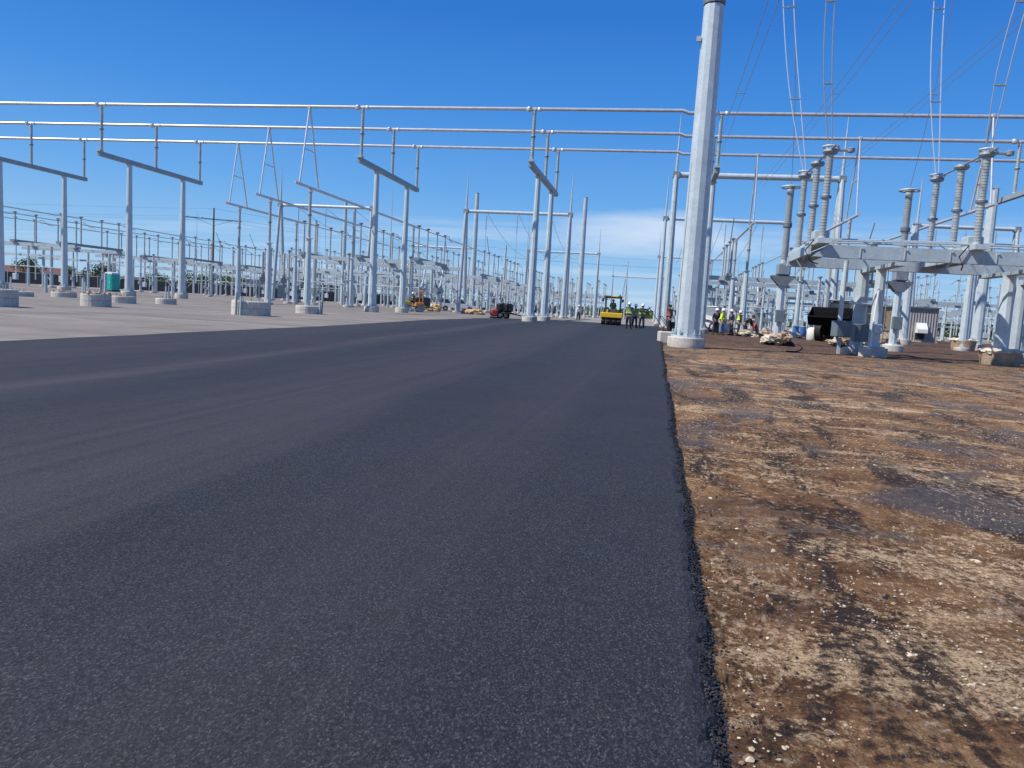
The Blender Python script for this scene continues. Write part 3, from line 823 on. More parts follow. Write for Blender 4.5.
# ------------------------------------------------------------------ near disconnect switch on the right
INS_N = insulator_mesh('insulator', 2.7, .122, 50, 20)
FL_N = flange_mesh('insulator_flange', .175, 1.35)
PHX = (5.12, 9.78, 14.3); ZB = 3.84
def near_switch():
    t = thing('disconnect_switch', 'large near disconnect switch on a galvanized platform over the dirt', 'switch', (0, 0, 0))
    H = 3.42
    x0, x1 = 4.75, 18.0
    ya, yb = 26.6, 30.6
    zt = 3.24                                     # lower edge of the near beam
    MB().extrude([(x0+.15, zt+.02), (x0+.6, zt+.42), (x1, zt+.42), (x1, zt), (x0+1.3, zt)], ya-.13, ya+.13).build('crossbeam', M['plat'], t)
    MB().box(((x0+x1)/2, yb, H-.05), (x1-x0, .3, .36)).build('crossbeam', M['plat'], t)
    for k, x in enumerate(PHX):
        MB().box((x, (ya+yb)/2+.2, zt+.5), (.42, yb-ya+1.6, .16)).build('phase_base', M['galv'], t)
        MB().box((x-.3, (ya+yb)/2, zt+.26), (.1, yb-ya-.3, .3)).build('joist', M['galv_dull'], t)
        MB().box((x+.3, (ya+yb)/2, zt+.26), (.1, yb-ya-.3, .3)).build('joist', M['galv_dull'], t)
        for q, yy in enumerate((ya-.1, 28.5, yb+.2)):
            i = put('insulator', INS_N, t, (x, yy, ZB)); put('flange', FL_N, i)
            MB().lathe([(.16, -.13), (.17, 0)], (0, 0, 0), 12).build('pedestal', M['galv_dull'], i, True)
            MB().lathe([(.08, 0), (.20, .03), (.24, .09), (.22, .17), (.1, .2)], (0, 0, 2.7), 14).build('terminal_cap', M['galv_old'], i, True)
            if q != 1: MB().ring((0, 0, 2.95), .24, .035, 20, 6).box((0, 0, 2.9), (.5, .04, .03)).box((0, 0, 2.9), (.04, .5, .03)).build('corona_ring', M['galv_dull'], i, True)
        z = ZB+2.82
        MB().tube([(x, ya-.9, z+.03), (x, yb+.6, z+.03)], .035, 8).build('switch_blade', M['wire'], t, True)
        MB().tube([(x-.12, ya-.2, z+.02), (x+.55, ya-.2, z+.02)], .05, 8).build('terminal_bar', M['wire'], t, True)
        MB().lathe([(.03, -.09), (.12, -.06), (.13, .05), (.05, .1)], (x+.6, ya-.2, z+.02), 10).build('contact_jaw', M['galv_old'], t, True)
        MB().box((x+.02, ya+.3, zt+.74), (.5, .5, .30), 0, .03).build('gear_box', M['galv_dull'], t)
    for (dy, dz, r) in ((-.15, .55, .03), (.45, .66, .028), (1.2, .62, .03), (1.9, .8, .022)):
        MB().tube([(x0+.5, ya+dy, zt+dz), (x0+5, ya+dy, zt+dz+.05), (x1, ya+dy+.2, zt+dz)], r, 6).build('operating_rod', M['galv_dull'], t, True)
    for k in range(5):
        x = 6.4+k*2.3
        MB().tube([(x, ya-.1, zt+.55), (x+1.5, yb-.6, zt+.72)], .025, 6).build('linkage', M['galv_dull'], t)
    xr = at(1003, 330, 28.6).x
    for k, (x, y, r) in enumerate(((7.62, 28.6, .2), (xr, 28.6, .24), (17.0, 28.6, .24))):
        l = MB().lathe([(r, .3), (r*.86, H-.3)], (x, y, 0), 10).build('leg', M['galv'], t)
        MB().lathe([(.47, -.1), (.48, .3), (.46, .33)], (x, y, 0), 28).build('footing', M['conc'], l)
        MB().box((x, y, .36), (.6, .6, .04)).build('base_plate', M['galv_dull'], l)
        MB().box((x, (ya+yb)/2, H-.28), (.34, yb-ya+.3, .12)).build('saddle', M['galv_dull'], l)
    for (px, y, r) in ((858.5, 31.5, .25), (1018, 34, .22)):
        x = at(px, 320, y).x
        l = MB().lathe([(r, .1), (r*.9, H-.3)], (x, y, 0), 10).build('rear_leg', M['galv_dull'], t)
        MB().lathe([(.47, -.1), (.48, .2), (.46, .23)], (x, y, 0), 20).build('footing', M['conc'], l)
        MB().beam((x, yb, H-.2), (x, y+.3, H-.2), .3, .2).build('bracket', M['galv_dull'], l)
    for k in range(9):
        x = x0+1.6+k*1.35
        MB().box((x, ya-.14, zt+.2), (.03, .03, .34)).box((x+.06, ya-.15, zt+.34), (.05, .05, .05)).build('stiffener', M['galv_dull'], t)
    for k, x in enumerate(PHX):
        MB().tube([(x-.25, ya-.2, zt+.55), (x-.5, ya-.22, zt+.2), (x-.35, ya-.2, zt-.1), (x-.1, ya+.6, zt-.12), (x+.3, 28.3, zt-.08)], .022, 6).build('control_cable', M['black'], t, True)
        MB().beam((x-.25, ya+.1, zt+.45), (x-.25, ya+1.4, zt+.02), .06, .06).build('gusset', M['galv_dull'], t)
    MB().tube([(7.85, 28.42, .35), (7.84, 28.42, 1.6), (7.8, 28.44, 3.1)], .014, 5).build('earth_wire', M['wire'], t)
    a = at(839, 328, 29.6); b = at(848, 262, 29.6)
    MB().tube([(a.x, 29.6, .9), (b.x-.05, 29.6, H)], .085, 10).build('drive_pipe', M['galv'], t, True)
    c = at(841.5, 329, 29.4)
    MB().box((c.x, 29.4, c.z), (.58, .5, .6), .2, .03).build('drive_cabinet', M['cabgrey'], t)
    MB().box((c.x, 29.55, .3), (.1, .1, .6)).build('cabinet_post', M['galv_dull'], t)
    MB().box((7.62, 28.25, 1.0), (.26, .18, .32), 0, .02).build('junction_box', M['galv'], t)
    MB().tube([(7.45, 28.3, .35), (7.48, 28.3, 1.7), (7.55, 28.4, 2.4)], .035, 6).build('conduit', M['white'], t, True)
    MB().tube([(c.x+.2, 29.4, 1.9), (8.4, 31.4, 1.9)], .05, 6).build('tie_rod', M['galv'], t, True)
    return t
near_switch()
t = thing('control_cabinet', 'dark grey steel cabinet on a stand beneath the near disconnect switch', 'cabinet', (at(861, 335, 30.4).x, 30.4, 0), .1)
MB().box((0, 0, .82), (.58, .4, .66), 0, .02).build('cabinet_body', M['cabgrey'], t)
MB().box((0, -.22, .82), (.5, .02, .6)).build('door', M['cement'], t)
for sx in (-.22, .22): MB().box((sx, 0, .23), (.07, .07, .46)).build('leg', M['galv_dull'], t)

# drop conductors from the overhead lines to the near switch terminals
def drop(top_px, base, sep0, sep1, lab, mat, Ytop):
    a = at(*top_px, Ytop); b = Vector(base)
    pts = []
    for i in range(17):
        u = i/16; p = a.lerp(b, u); bow = math.sin(PI*u)*.35
        pts.append(p + Vector((-bow*.5, 0, 0)))
    sep = [sep0+(sep1-sep0)*(max(0, (i/16-.6)/.4))**1.5 for i in range(17)]
    bundle(pts, sep, .02, lab, (5, 11), mat, grp='twin droppers to the near switch')
ZT = ZB+2.85
drop((787, -70), (PHX[0], 30.8, ZT), .38, .08, 'bright twin wires dropping to the leftmost insulator of the near switch', 'wire_bright', 31)
drop((838, -70), (PHX[0], 26.5, ZT), .26, .10, 'dark twin wires dropping to the third insulator of the near switch', 'wire', 26.0)
drop((946, -70), (PHX[1], 30.8, ZT), .36, .08, 'bright twin wires dropping to the fourth insulator of the near switch', 'wire_bright', 31)
drop((1046, -70), (PHX[1], 26.5, ZT), .34, .12, 'dark twin wires dropping to the sixth insulator of the near switch', 'wire', 26.5)

# instrument transformers on pedestals
def cvt():
    t = thing('voltage_transformer', '', 'transformer')
    MB().lathe([(.36, .3), (.34, .36)], (0, 0, 0), 10).build('base_plate', M['galv_dull'], t)
    MB().lathe([(.19, .36), (.17, 3.05)], (0, 0, 0), 8).build('column', M['galv'], t)
    MB().lathe([(.5, -.1), (.5, .28), (.47, .31)], (0, 0, 0), 24).build('footing', M['conc'], t)
    MB().extrude([(-.17, 2.8), (.17, 2.8), (.56, 3.24), (.56, 3.3), (-.56, 3.3), (-.56, 3.24)], -.25, .25).build('bracket', M['cement'], t)
    MB().box((0, 0, 3.6), (.6, .58, .56), 0, .05).build('base_tank', M['galv_old'], t)
    MB().lathe([(.05, 3.88), (.17, 3.9), (.17, 3.98)], (0, 0, 0), 12).build('lower_flange', M['galv_dull'], t)
    i = put('insulator', INS_CVT, t, (0, 0, 3.95)); 
    MB().lathe([(.12, 1.62), (.21, 1.68), (.21, 1.86), (.12, 1.92)], (0, 0, 0), 14).build('joint', M['cement'], i, True)
    MB().lathe([(.1, 0), (.2, .02), (.2, .14), (.05, .2)], (0, 0, 7.45), 12).build('head', M['galv_old'], t, True)
    MB().ring((0, 0, 7.52), .42, .045, 24, 6).box((0, 0, 7.5), (.84, .04, .03)).box((0, 0, 7.5), (.04, .84, .03)).build('corona_ring', M['galv_dull'], t, True)
    MB().box((0, -.32, 1.35), (.42, .25, .6), 0, .02).build('secondary_box', M['cabgrey'], t)
    return t
INS_CVT = insulator_mesh('insulator', 3.5, .17, 60, 16)
c1 = cvt(); p = at(777.5, 330, 38.5); c1.location = (p.x, 38.5, 0)
tag(c1, 'tall ringed voltage transformer on a pedestal left of the near switch, behind the pale heap', 'transformer', 'ringed voltage transformers on pedestals')
p2 = at(893.5, 335, 38.5); c2 = dup(c1, (p2.x, 38.5, 0), None, 'tall ringed voltage transformer seen through the near switch before the grey shed')
p3 = at(1021, 335, 38.5); c3 = dup(c1, (p3.x, 38.5, 0), None, 'voltage transformer on a pedestal cut by the right edge of the picture')
for c, (tx, ty), lab in ((c1, (794, -40), 'single thin wire rising from the left ringed voltage transformer'), (c2, (960, -40), 'single thin wire rising slantwise from the middle ringed voltage transformer')):
    a = c.location + Vector((0, 0, 7.6)); b = at(tx, ty, 34)
    o = MB().tube([a.lerp(b, i/12)+Vector((.12*math.sin(PI*i/12), 0, 0)) for i in range(13)], .014, 5).build('overhead_wire', M['wire'])
    tag(o, lab, 'wire')

# tall columns seen through the platform (upper bus frame legs already stand there) and wrapped footings
def wrapped(x, y, lab, r=.75, h=.5, tilt=0):
    t = thing('wrapped_footing', lab, 'footing', (x, y, 0), tilt, 'footings wrapped in burlap')
    MB().lathe([(r*.86, -.05), (r*.93, h*.3), (r*.98, h*.75), (r, h)], (0, 0, 0), 20).build('drum', M['burlap'], t, True)
    mb = MB()
    for k in range(9):
        a = k*.7+x; mb.blob((math.cos(a)*r*.7, math.sin(a)*r*.6, h+.05), .24, 1.3, .9, .5, k+x, .5)
    mb.build('folded_sacking', M['palecloth'], t, True)
    return t
g1 = ground(965, 351); g2 = ground(1000, 361.5)
wrapped(g1.x, g1.y+.4, 'brown wrapped footing standing between the two far columns right of the shed', .72, .62)
wrapped(at(1003, 330, 28.6).x, 28.55, 'drooping burlap wrapped footing at the leg near the right edge', .66, .42, .5)
for (px, py, r0, H, Y, lab) in ((965, 340, .3, 8.8, 54, 'pale round column rising from the brown wrapped footing'), (976, 345, .34, 10.7, 55.5, 'pale column just right of the brown wrapped footing'),
                              (903, 338, .32, 8.8, 60, 'pale column standing before the left end of the grey shed')):
    p = at(px, py, Y)
    t = thing('steel_column', lab, 'column', (p.x, Y, 0), 0, 'pale steel columns at right')
    MB().lathe([(r0, .3), (r0*.75, H)], (0, 0, 0), 10).build('shaft', M['galv'], t); put('footing', FOOT, t)
    MB().box((0, 0, H+.03), (.5, .5, .06)).build('cap_plate', M['galv_dull'], t)

# ------------------------------------------------------------------ bare footings on the left
def footing_thing(px, py, r, h, lab, rubble=0, stakes=(), Yoff=0):
    g = ground(px, py); d = Vector((g.x, g.y)).normalized()
    x, y = g.x+d.x*r, g.y+d.y*r
    t = thing('round_footing', lab, 'footing', (x, y, 0), 0, 'bare round concrete footings on the old pavement')
    MB().lathe([(r*.99, -.1), (r, h*.5), (r*.995, h-.03), (r*.965, h)], (0, 0, 0), 32).build('drum', M['conc'], t)
    MB().ring((0, 0, h*.52), r*1.0, .006, 32, 4).build('form_seam', M['cement'], t)
    if rubble:
        mb = MB()
        for k in range(rubble):
            a = random.random()*6.28; q = random.random()**.5*r*.85
            mb.blob((math.cos(a)*q, math.sin(a)*q, h+.02), random.uniform(.05, .13), 1, 1, .7, k, .6, 6, 4)
        mb.build('rubble', M['stone'], t)
    for k, (dx, dy, hh) in enumerate(stakes):
        MB().tube([(dx, dy, 0), (dx+.02, dy, hh)], .045, 8).build('conduit_stub', M['galv_dull' if k % 2 == 0 else 'galv_old'], t)
    bm_ = MB().tube([(0, 0, -.02), (0, 0, .16)], .02, 6).mesh('anchor_bolt', M['galv_old'])
    for k in range(6): put('anchor_bolt', bm_, t, (r*.45*math.cos(k*PI/3), r*.45*math.sin(k*PI/3), h))
    return t
footing_thing(-4, 307, .62, .56, 'bare concrete footing cut by the left edge of the picture')
footing_thing(18, 296.5, .72, .26, 'low concrete footing with a standing conduit behind the footing at the left edge', 0, ((-.75, .3, 1.0),))
footing_thing(64, 297.5, .66, .3, 'low concrete footing with rubble on it below the second column', 18)
footing_thing(96, 307, .56, .50, 'round concrete footing heaped with brown rubble left of the teal toilet', 26, ((-.7, .2, .95), (-.62, 1.0, 1.1)))
footing_thing(122, 303.5, .66, .36, 'round concrete footing directly right of the rubble-topped one', 6)
footing_thing(166, 304.5, .54, .32, 'round concrete footing with three upright conduit stubs', 0, ((-.1, .1, 1.0), (.12, .05, 1.05), (.3, .1, 1.0)))
footing_thing(251, 316, .78, .58, 'widest bare concrete footing with a wooden stake at its left side', 0, ((-.0, -.82, .75), (-.18, -.84, .9), (.62, .2, .7)))
footing_thing(308.5, 314, .68, .42, 'bare round footing with a dark stub on its right side', 0, ((.72, -.2, .7), (.8, -.1, .8)))
for k, (px, py, hh) in enumerate(((105.5, 293.5, 1.65), (46, 290, 1.3), (83.5, 293, 1.2))):
    g = ground(px, py)
    t = thing('marker_post', ['grey marker post standing just left of the teal toilet', 'short marker post near the fence at the left', 'short marker post left of the rubble-topped footing'][k], 'post', (g.x*.8, g.y*.8, 0), 0, 'short grey marker posts')
    MB().tube([(0, 0, 0), (0, 0, hh)], .11, 10).build('post_tube', M['galv_dull'], t, True)
    MB().lathe([(.12, hh), (.11, hh+.05), (.02, hh+.07)], (0, 0, 0), 10).build('post_cap', M['galv_old'], t, True)

# ------------------------------------------------------------------ portable toilet
def toilet():
    g = ground(112.5, 291.8); t = thing('portable_toilet', 'teal portable toilet with a white roof on the old pavement', 'portable toilet', (g.x, g.y, 0), -.15)
    MB().box((0, 0, .12), (1.16, 1.2, .18), 0, .02).build('skid', M['darkgrey'], t)
    b = MB().box((0, 0, 1.14), (1.12, 1.14, 1.9), 0, .05)
    for z in (.55, .95, 1.35, 1.75): b.box((-.15, -.585, z), (.62, .03, .05)).box((.575, 0, z), (.03, .9, .05))
    b.build('cabin', M['teal'], t)
    MB().extrude([(-.6, 2.09), (.6, 2.09), (.5, 2.28), (0, 2.36), (-.5, 2.28)], -.62, .62).build('roof', M['roofwhite'], t)
    d = MB().box((0, -.60, 1.12), (.76, .05, 1.78), 0, .01).build('door', M['teal'], t)
    MB().box((.28, -.64, 1.1), (.06, .04, .18)).build('latch', M['white'], d)
    MB().tube([(.4, .45, 2.1), (.4, .45, 2.6)], .05, 8).build('vent_pipe', M['darkgrey'], t)
toilet()

# ------------------------------------------------------------------ perimeter fence, houses, trees at left
def fence(a, b, lab, step=3.0, H=2.1):
    a, b = Vector(a), Vector(b); L = (b-a).length; n = int(L/step)
    t = thing('chain_link_fence', lab, 'fence')
    d = (b-a).normalized()
    m2, tt, p = None, None, None
    mb = MB().beam(a+Vector((0, 0, H/2)), b+Vector((0, 0, H/2)), .02, H-.08)
    mb.build('screen_mesh', M['fence'], t)
    MB().tube([a+Vector((0, 0, H)), b+Vector((0, 0, H))], .035, 6).build('top_rail', M['galv_dull'], t)
    post = MB().tube([(0, 0, 0), (0, 0, H+.35)], .055, 6).mesh('post', M['galv_dull'])
    for i in range(0, n+1, 2 if n > 60 else 1):
        put('post', post, t, a+d*(i*step)+Vector((0, -.08, 0)))
fence((-135, 112, 0), (-64, 150, 0), 'dark screened chain-link fence at the left behind the toilet')
fence((-64, 150, 0), (-25, 240, 0), 'far run of dark chain-link fence behind the left yard', 6)
def house(px, Y, w, d, h, rh, lab, wall, roofm, rz):
    p = at(px, 280, Y); t = thing('house', lab, 'house', (p.x, Y, 0), rz)
    MB().box((0, 0, h/2), (w, d, h)).build('wall', M[wall], t)
    MB().extrude([(-d/2-.5, h), (d/2+.5, h), (0, h+rh)], -w/2-.5, w/2+.5, 'X').build('roof', M[roofm], t)
    for k in range(3):
        MB().box((-w/3+k*w/3, -d/2-.03, h*.5), (1.4, .06, 1.2)).build('window', M['glass'], t)
for a in [(11, 205, 13, 9, 2.9, 2.1, 'far house with brown-red roof at the left edge behind the fence', 'wallbrick', 'roofred', .2),
          (46, 215, 13, 9, 2.9, 2.0, 'low house with a dull red roof behind the second column', 'wallbrick', 'roofred', .2),
          (92, 215, 34, 10, 2.4, 1.2, 'long low house with a dark brown roof behind the toilet', 'wallbrick', 'roofbrown', .15),
          (200, 215, 26, 10, 2.2, 1.0, 'low dark-roofed house behind the far-left switches', 'wallbrick', 'roofbrown', .1),
          (252, 190, 11, 9, 4.4, .8, 'blue-grey flat building behind the circuit breaker', 'wallgrey', 'wallgrey', .1)]:
    house(*a)
def tree(px, Y, H, W, lab, seed, mat='leaf', grp='trees behind the fence', x=None):
    X = at(px, 285, Y).x if x is None else x
    rnd = random.Random(seed)
    t = thing('tree', lab, 'tree', (X, Y, 0), 0, grp)
    tr = MB().tube([(0, 0, -.1), (.08*W/4, 0, H*.25), (-.05, .05, H*.5), (.1, 0, H*.78)], [H*.035, H*.028, H*.018, H*.006], 8)
    for k in range(6):
        a = k*1.05+seed; z = H*(.28+.07*k)
        tr.tube([(0, 0, z), (math.cos(a)*W*.2, math.sin(a)*W*.2, z+H*.1), (math.cos(a)*W*.38, math.sin(a)*W*.38, z+H*.2)], [H*.014, H*.009, H*.003], 6)
    tr.build('trunk', M['bark'], t)
    mb = MB(); cl = []
    for k in range(22):
        a = rnd.random()*6.28; q = rnd.random()**.6*W*.42; z = H*(.34+.56*rnd.random())
        q *= 1-abs(z/H-.58)*1.1
        cl.append((math.cos(a)*q, math.sin(a)*q, z, W*rnd.uniform(.10, .2)))
    for cx_, cy_, cz_, cr in cl:
        for k in range(70):
            d = Vector((rnd.gauss(0, 1), rnd.gauss(0, 1), rnd.gauss(0, .8))).normalized()*cr*rnd.random()**.4
            c = Vector((cx_, cy_, cz_))+d; s = W*rnd.uniform(.012, .03)
            u = Vector((rnd.gauss(0, 1), rnd.gauss(0, 1), rnd.gauss(0, 1))).normalized(); w = u.cross(Vector((.3, .5, .8))).normalized()
            b = len(mb.v); mb.v += [tuple(c-u*s-w*s*.6), tuple(c+u*s-w*s*.6), tuple(c+u*s+w*s*.6), tuple(c-u*s+w*s*.6)]; mb.f.append((b, b+1, b+2, b+3))
    mb.build('crown', M[mat], t)
TR = [(30, 150, 5.2, 6, 'bushy green tree behind the fence between the first two columns'), (70, 165, 4.2, 4, 'small round tree just right of the second column'),
      (84, 175, 3.8, 3.4, 'smallest tree peeping over the brown roof'), (103, 160, 4.9, 7, 'broad green tree directly behind the teal toilet'),
      (158, 170, 3.8, 6, 'low tree behind the fence between two tall columns'), (188, 170, 4.2, 6, 'tree behind the fence just right of the fourth column'),
      (206, 165, 4.6, 6, 'tree left of the wooden utility pole base'), (232, 170, 4.8, 7, 'tree right of the wooden utility pole base'),
      (292, 165, 4.4, 8, 'spreading tree behind the circuit breaker'), (325, 180, 4.6, 8, 'dark tree behind the third dropper support'),
      (345, 190, 3.8, 6, 'low dark tree left of the twin tall poles'), (362, 190, 3.8, 5, 'low dark tree behind the wide column')]
for i, (px, Y, H, W, lab) in enumerate(TR): tree(px, Y, H*1.15, W*1.2, lab, i+3, 'leaf' if i % 3 else 'leaf2')
TR2 = [(948, 210, 5, 8, 'green tree just right of the grey shed'), (962, 230, 4.4, 8, 'low tree behind the brown wrapped footing'), (1002, 220, 4.6, 9, 'low tree between the right-hand columns'), (1018, 215, 4.8, 8, 'low tree at the right edge beyond the columns')]
for i, (px, Y, H, W, lab) in enumerate(TR2): tree(px, Y, H, W, lab, i+33, 'leaf2', 'low trees at right')
def treeline():
    rnd = random.Random(5); mb = MB()
    for k in range(2600):
        x = rnd.uniform(-420, 520); y = 340+rnd.uniform(0, 60)+abs(x)*.05; h = 2.4+2.2*noise.noise(Vector((x*.02, 1, 0)))+rnd.uniform(0, 1.2)
        c = Vector((x, y, h*.5))
        for q in range(7):
            p = c+Vector((rnd.gauss(0, 1.6), rnd.gauss(0, 1), rnd.uniform(-h*.5, h*.5)))
            s = rnd.uniform(.5, 1.1); u = Vector((rnd.gauss(0, 1), rnd.gauss(0, .5), rnd.gauss(0, 1))).normalized(); w = u.cross(Vector((.1, 1, .2))).normalized()
            b = len(mb.v); mb.v += [tuple(p-u*s-w*s), tuple(p+u*s-w*s), tuple(p+u*s+w*s), tuple(p-u*s+w*s)]; mb.f.append((b, b+1, b+2, b+3))
    o = mb.build('distant_woods', M['leaf2']); tag(o, 'low band of far-off trees and scrub along the horizon', 'woods', None, 'stuff')
treeline()

# utility pole with crossarm and lines, far left
def utility(px, py, Y, lab, arm=3.2):
    p = at(px, py, Y); t = thing('utility_pole', lab, 'utility pole', (p.x, Y, 0), .5)
    MB().lathe([(.2, 0), (.13, p.z)], (0, 0, 0), 10).build('shaft', M['wood'], t)
    MB().box((0, -.2, p.z-1.9), (arm, .12, .14)).build('crossarm', M['wood'], t)
    MB().beam((-arm*.35, -.2, p.z-1.9), (0, -.2, p.z-3.0), .05, .05).beam((arm*.35, -.2, p.z-1.9), (0, -.2, p.z-3.0), .05, .05).build('brace', M['galv_old'], t)
    for s in (-.46, -.2, .46): MB().lathe([(.04, 0), (.1, .08), (.06, .22), (.03, .26)], (arm*s, -.2, p.z-1.83), 8).build('pin_insulator', M['porcelain'], t)
    return p
pa = utility(214, 208, 118, 'tall wooden utility pole with a wide crossarm at left', 9)
pb = utility(145, 253, 190, 'small far wooden utility pole above the toilet')
for k, (z, sx) in enumerate(((-.1, 0), (-1.7, -3.8), (-1.7, 3.8))):
    a = Vector((pa.x+sx*.9, 118+sx*.4, pa.z+z)); b = a+Vector((-150, -22, 1.5))
    o = MB().tube(sagpts(a, b, 2.0), .02, 4).build('power_line', M['wire']); tag(o, f'{["upper", "lower near", "lower far"][k]} thin power line running left from the wooden utility pole', 'power line', 'thin lines from the wooden pole')
    b = a+Vector((95, 60, -.5)); o = MB().tube(sagpts(a, b, 2.0), .02, 4).build('power_line', M['wire']); tag(o, f'{["upper", "lower near", "lower far"][k]} thin power line running right from the wooden utility pole', 'power line', 'thin lines from the wooden pole')
# conductors between gantries
k = 0
for (xa, xb) in ((-27.2, -30.2), (.1, -.6), (-56, -58)):
    for f in (.2, .5, .8):
        k += 1
        o = MB().tube(sagpts((xa+14.8*f, 103.4, 13.9), (xb+15.8*f, 171.6, 14.2), 3.2), .03, 5).build('sagging_conductor', M['wire'])
        tag(o, f'{ORD[k-1]} sagging conductor from the left between the near and far gantries', 'power line', 'sagging conductors between gantries')

# lattice tower far beyond the road
def lattice():
    p = at(626, 279, 250); t = thing('lattice_tower', 'tiny far lattice tower beyond the road, behind the workers', 'tower', (p.x, 250, 0)); H = p.z
    mb = MB(); w = lambda z: 1.3*(1-z/H)+.22
    zs = [H*i/8 for i in range(9)]
    for sx, sy in ((-1, -1), (1, -1), (1, 1), (-1, 1)):
        mb.beam((sx*w(0), sy*w(0), 0), (sx*w(H), sy*w(H), H), .1, .1)
    for i in range(8):
        a, b = zs[i], zs[i+1]
        for s in (-1, 1):
            mb.beam((-w(a), s*w(a), a), (w(b), s*w(b), b), .07, .07); mb.beam((w(a), s*w(a), a), (-w(b), s*w(b), b), .07, .07)
    mb.build('lattice', M['galv_old'], t)
    MB().tube([(0, 0, H), (0, 0, H+2)], .05, 5).build('antenna', M['galv_old'], t)
lattice()

# ------------------------------------------------------------------ grey shed and tan trailer
def shed():
    Y = 86; x0 = at(890, 341, Y).x; x1 = at(935.5, 341, Y).x
    H = 3.55; t = thing('equipment_shed', 'grey corrugated equipment shed with a white air hood on its wall', 'shed', ((x0+x1)/2, Y+3, 0)); w = x1-x0
    MB().box((0, 0, H/2), (w, 6, H)).build('wall', M['corrug'], t)
    MB().extrude([(-3.2, H), (3.2, H+.02), (3.2, H+.16), (-3.2, H+.14)], -w/2-.15, w/2+.15, 'X').build('roof', M['cement'], t)
    hx = at(920.5, 330, Y).x-(x0+x1)/2
    v = MB().extrude([(-3.0, .95), (-3.0, 2.0), (-3.15, 2.0), (-3.75, 1.35), (-3.75, .95)], hx-.5, hx+.5, 'X').build('air_hood', M['white'], t)
    MB().box((hx, -3.03, .58), (.8, .06, .6)).build('louvre', M['black'], v)
    MB().box((0, 0, .04), (w+.3, 6.3, .14)).build('plinth', M['conc'], t)
shed()
g = at(893, 338, 79.5); g.x -= 1.75
t = thing('site_trailer', 'tan sided site trailer left of the grey shed', 'trailer', (g.x+.2, 79.5, 0), .05)
MB().box((0, 0, 2.05), (3.0, 2.4, 2.2), 0, .03).build('body', M['tan'], t)
MB().box((0, 0, 3.2), (3.1, 2.6, .12)).build('roof', M['darkgrey'], t)
for sx in (-1.2, -.4): MB().tube([(sx, -1.15, .45), (sx, -.9, .45)], .42, 14).build('wheel', M['black'], t, True)
MB().box((.2, 0, .95), (3.4, .5, .16)).build('chassis', M['darkgrey'], t)

# ------------------------------------------------------------------ heaps of sacking and debris
def heap(px, py, w, h, lab, seed, mats=('palecloth', 'blackcloth', 'burlap')):
    g = ground(px, py); t = thing('sacking_heap', lab, 'heap', (g.x, g.y, 0), 0, 'heaps of sheeting and sacking on the dirt')
    rnd = random.Random(seed)
    for m, nm in zip(mats, ('sheeting', 'black_tarp', 'sacking')):
        mb = MB()
        for k in range(7):
            z = h*rnd.uniform(.1, .65) if m != 'blackcloth' else h*.15
            x = rnd.uniform(-w/2, w/2) * (1-z/h*.5)
            mb.blob((x, rnd.uniform(-.3, .3), z), w*rnd.uniform(.12, .22), 1.2, .8, .75*h/w*1.8, k+seed, .7, 12, 8)
        mb.build(nm, M[m], t)
    return t
heap(776, 345.5, 1.15, .62, 'nearest pale sheeting heap with black tarp beneath, before the ringed transformer', 3)
heap(759, 336, 1.8, .5, 'low pale heap right of the crouching workers', 8)
heap(769, 335.4, 1.0, .45, 'small pale heap left of the ringed transformer pedestal', 12)
heap(700-28, 331, 1.2, .4, 'small white heap beside the gantry foot left of the large pole', 17, ('palecloth', 'palecloth', 'burlap'))
heap(474, 314.3, 2.4, .7, 'yellowish lumber and sacking heap left of the road frame footings', 21, ('lumber', 'lumber', 'burlap'))
heap(431, 311.5, 1.8, 1.2, 'yellow-green heap just right of the dark trailer', 23, ('lumber', 'palecloth', 'lumber'))
heap(871, 340, 1.7, 1.1, 'reddish sacking piled behind the leg of the near switch', 27, ('burlap', 'burlap', 'palecloth'))
heap(888, 347, 1.3, .8, 'brown sacking at the foot of the dark transformer pedestal', 29, ('burlap', 'burlap', 'burlap'))
heap(852, 348, 1.4, .75, 'dark and tan sacking under the steel cabinets of the near switch', 31, ('blackcloth', 'burlap', 'burlap'))
heap(835, 346, .9, .4, 'small tan sack below the drive cabinet of the near switch', 35, ('burlap', 'palecloth', 'burlap'))

# ------------------------------------------------------------------ people
def skin_body(name, verts, edges, radii, mats, parent, facemat=None, sub=2):
    me = bpy.data.meshes.new(name); me.from_pydata([tuple(v) for v in verts], edges, [])
    o = bpy.data.objects.new(name, me); COL.objects.link(o)
    m = o.modifiers.new('skin', 'SKIN'); s = o.modifiers.new('sub', 'SUBSURF'); s.levels = sub; s.render_levels = sub
    for i, r in enumerate(radii):
        sv = me.skin_vertices[0].data[i]; rr = r if isinstance(r, tuple) else (r, r); sv.radius = rr; sv.use_root = (i == 0)
    bpy.context.view_layer.update()
    dg = bpy.context.evaluated_depsgraph_get()
    nm = bpy.data.meshes.new_from_object(o.evaluated_get(dg))
    bpy.data.objects.remove(o)
    nm.materials.clear()
    for mm in mats: nm.materials.append(M[mm])
    if facemat:
        for p in nm.polygons: p.material_index = facemat(p.center)
    nm.polygons.foreach_set('use_smooth', [True]*len(nm.polygons))
    return put(name, nm, parent)
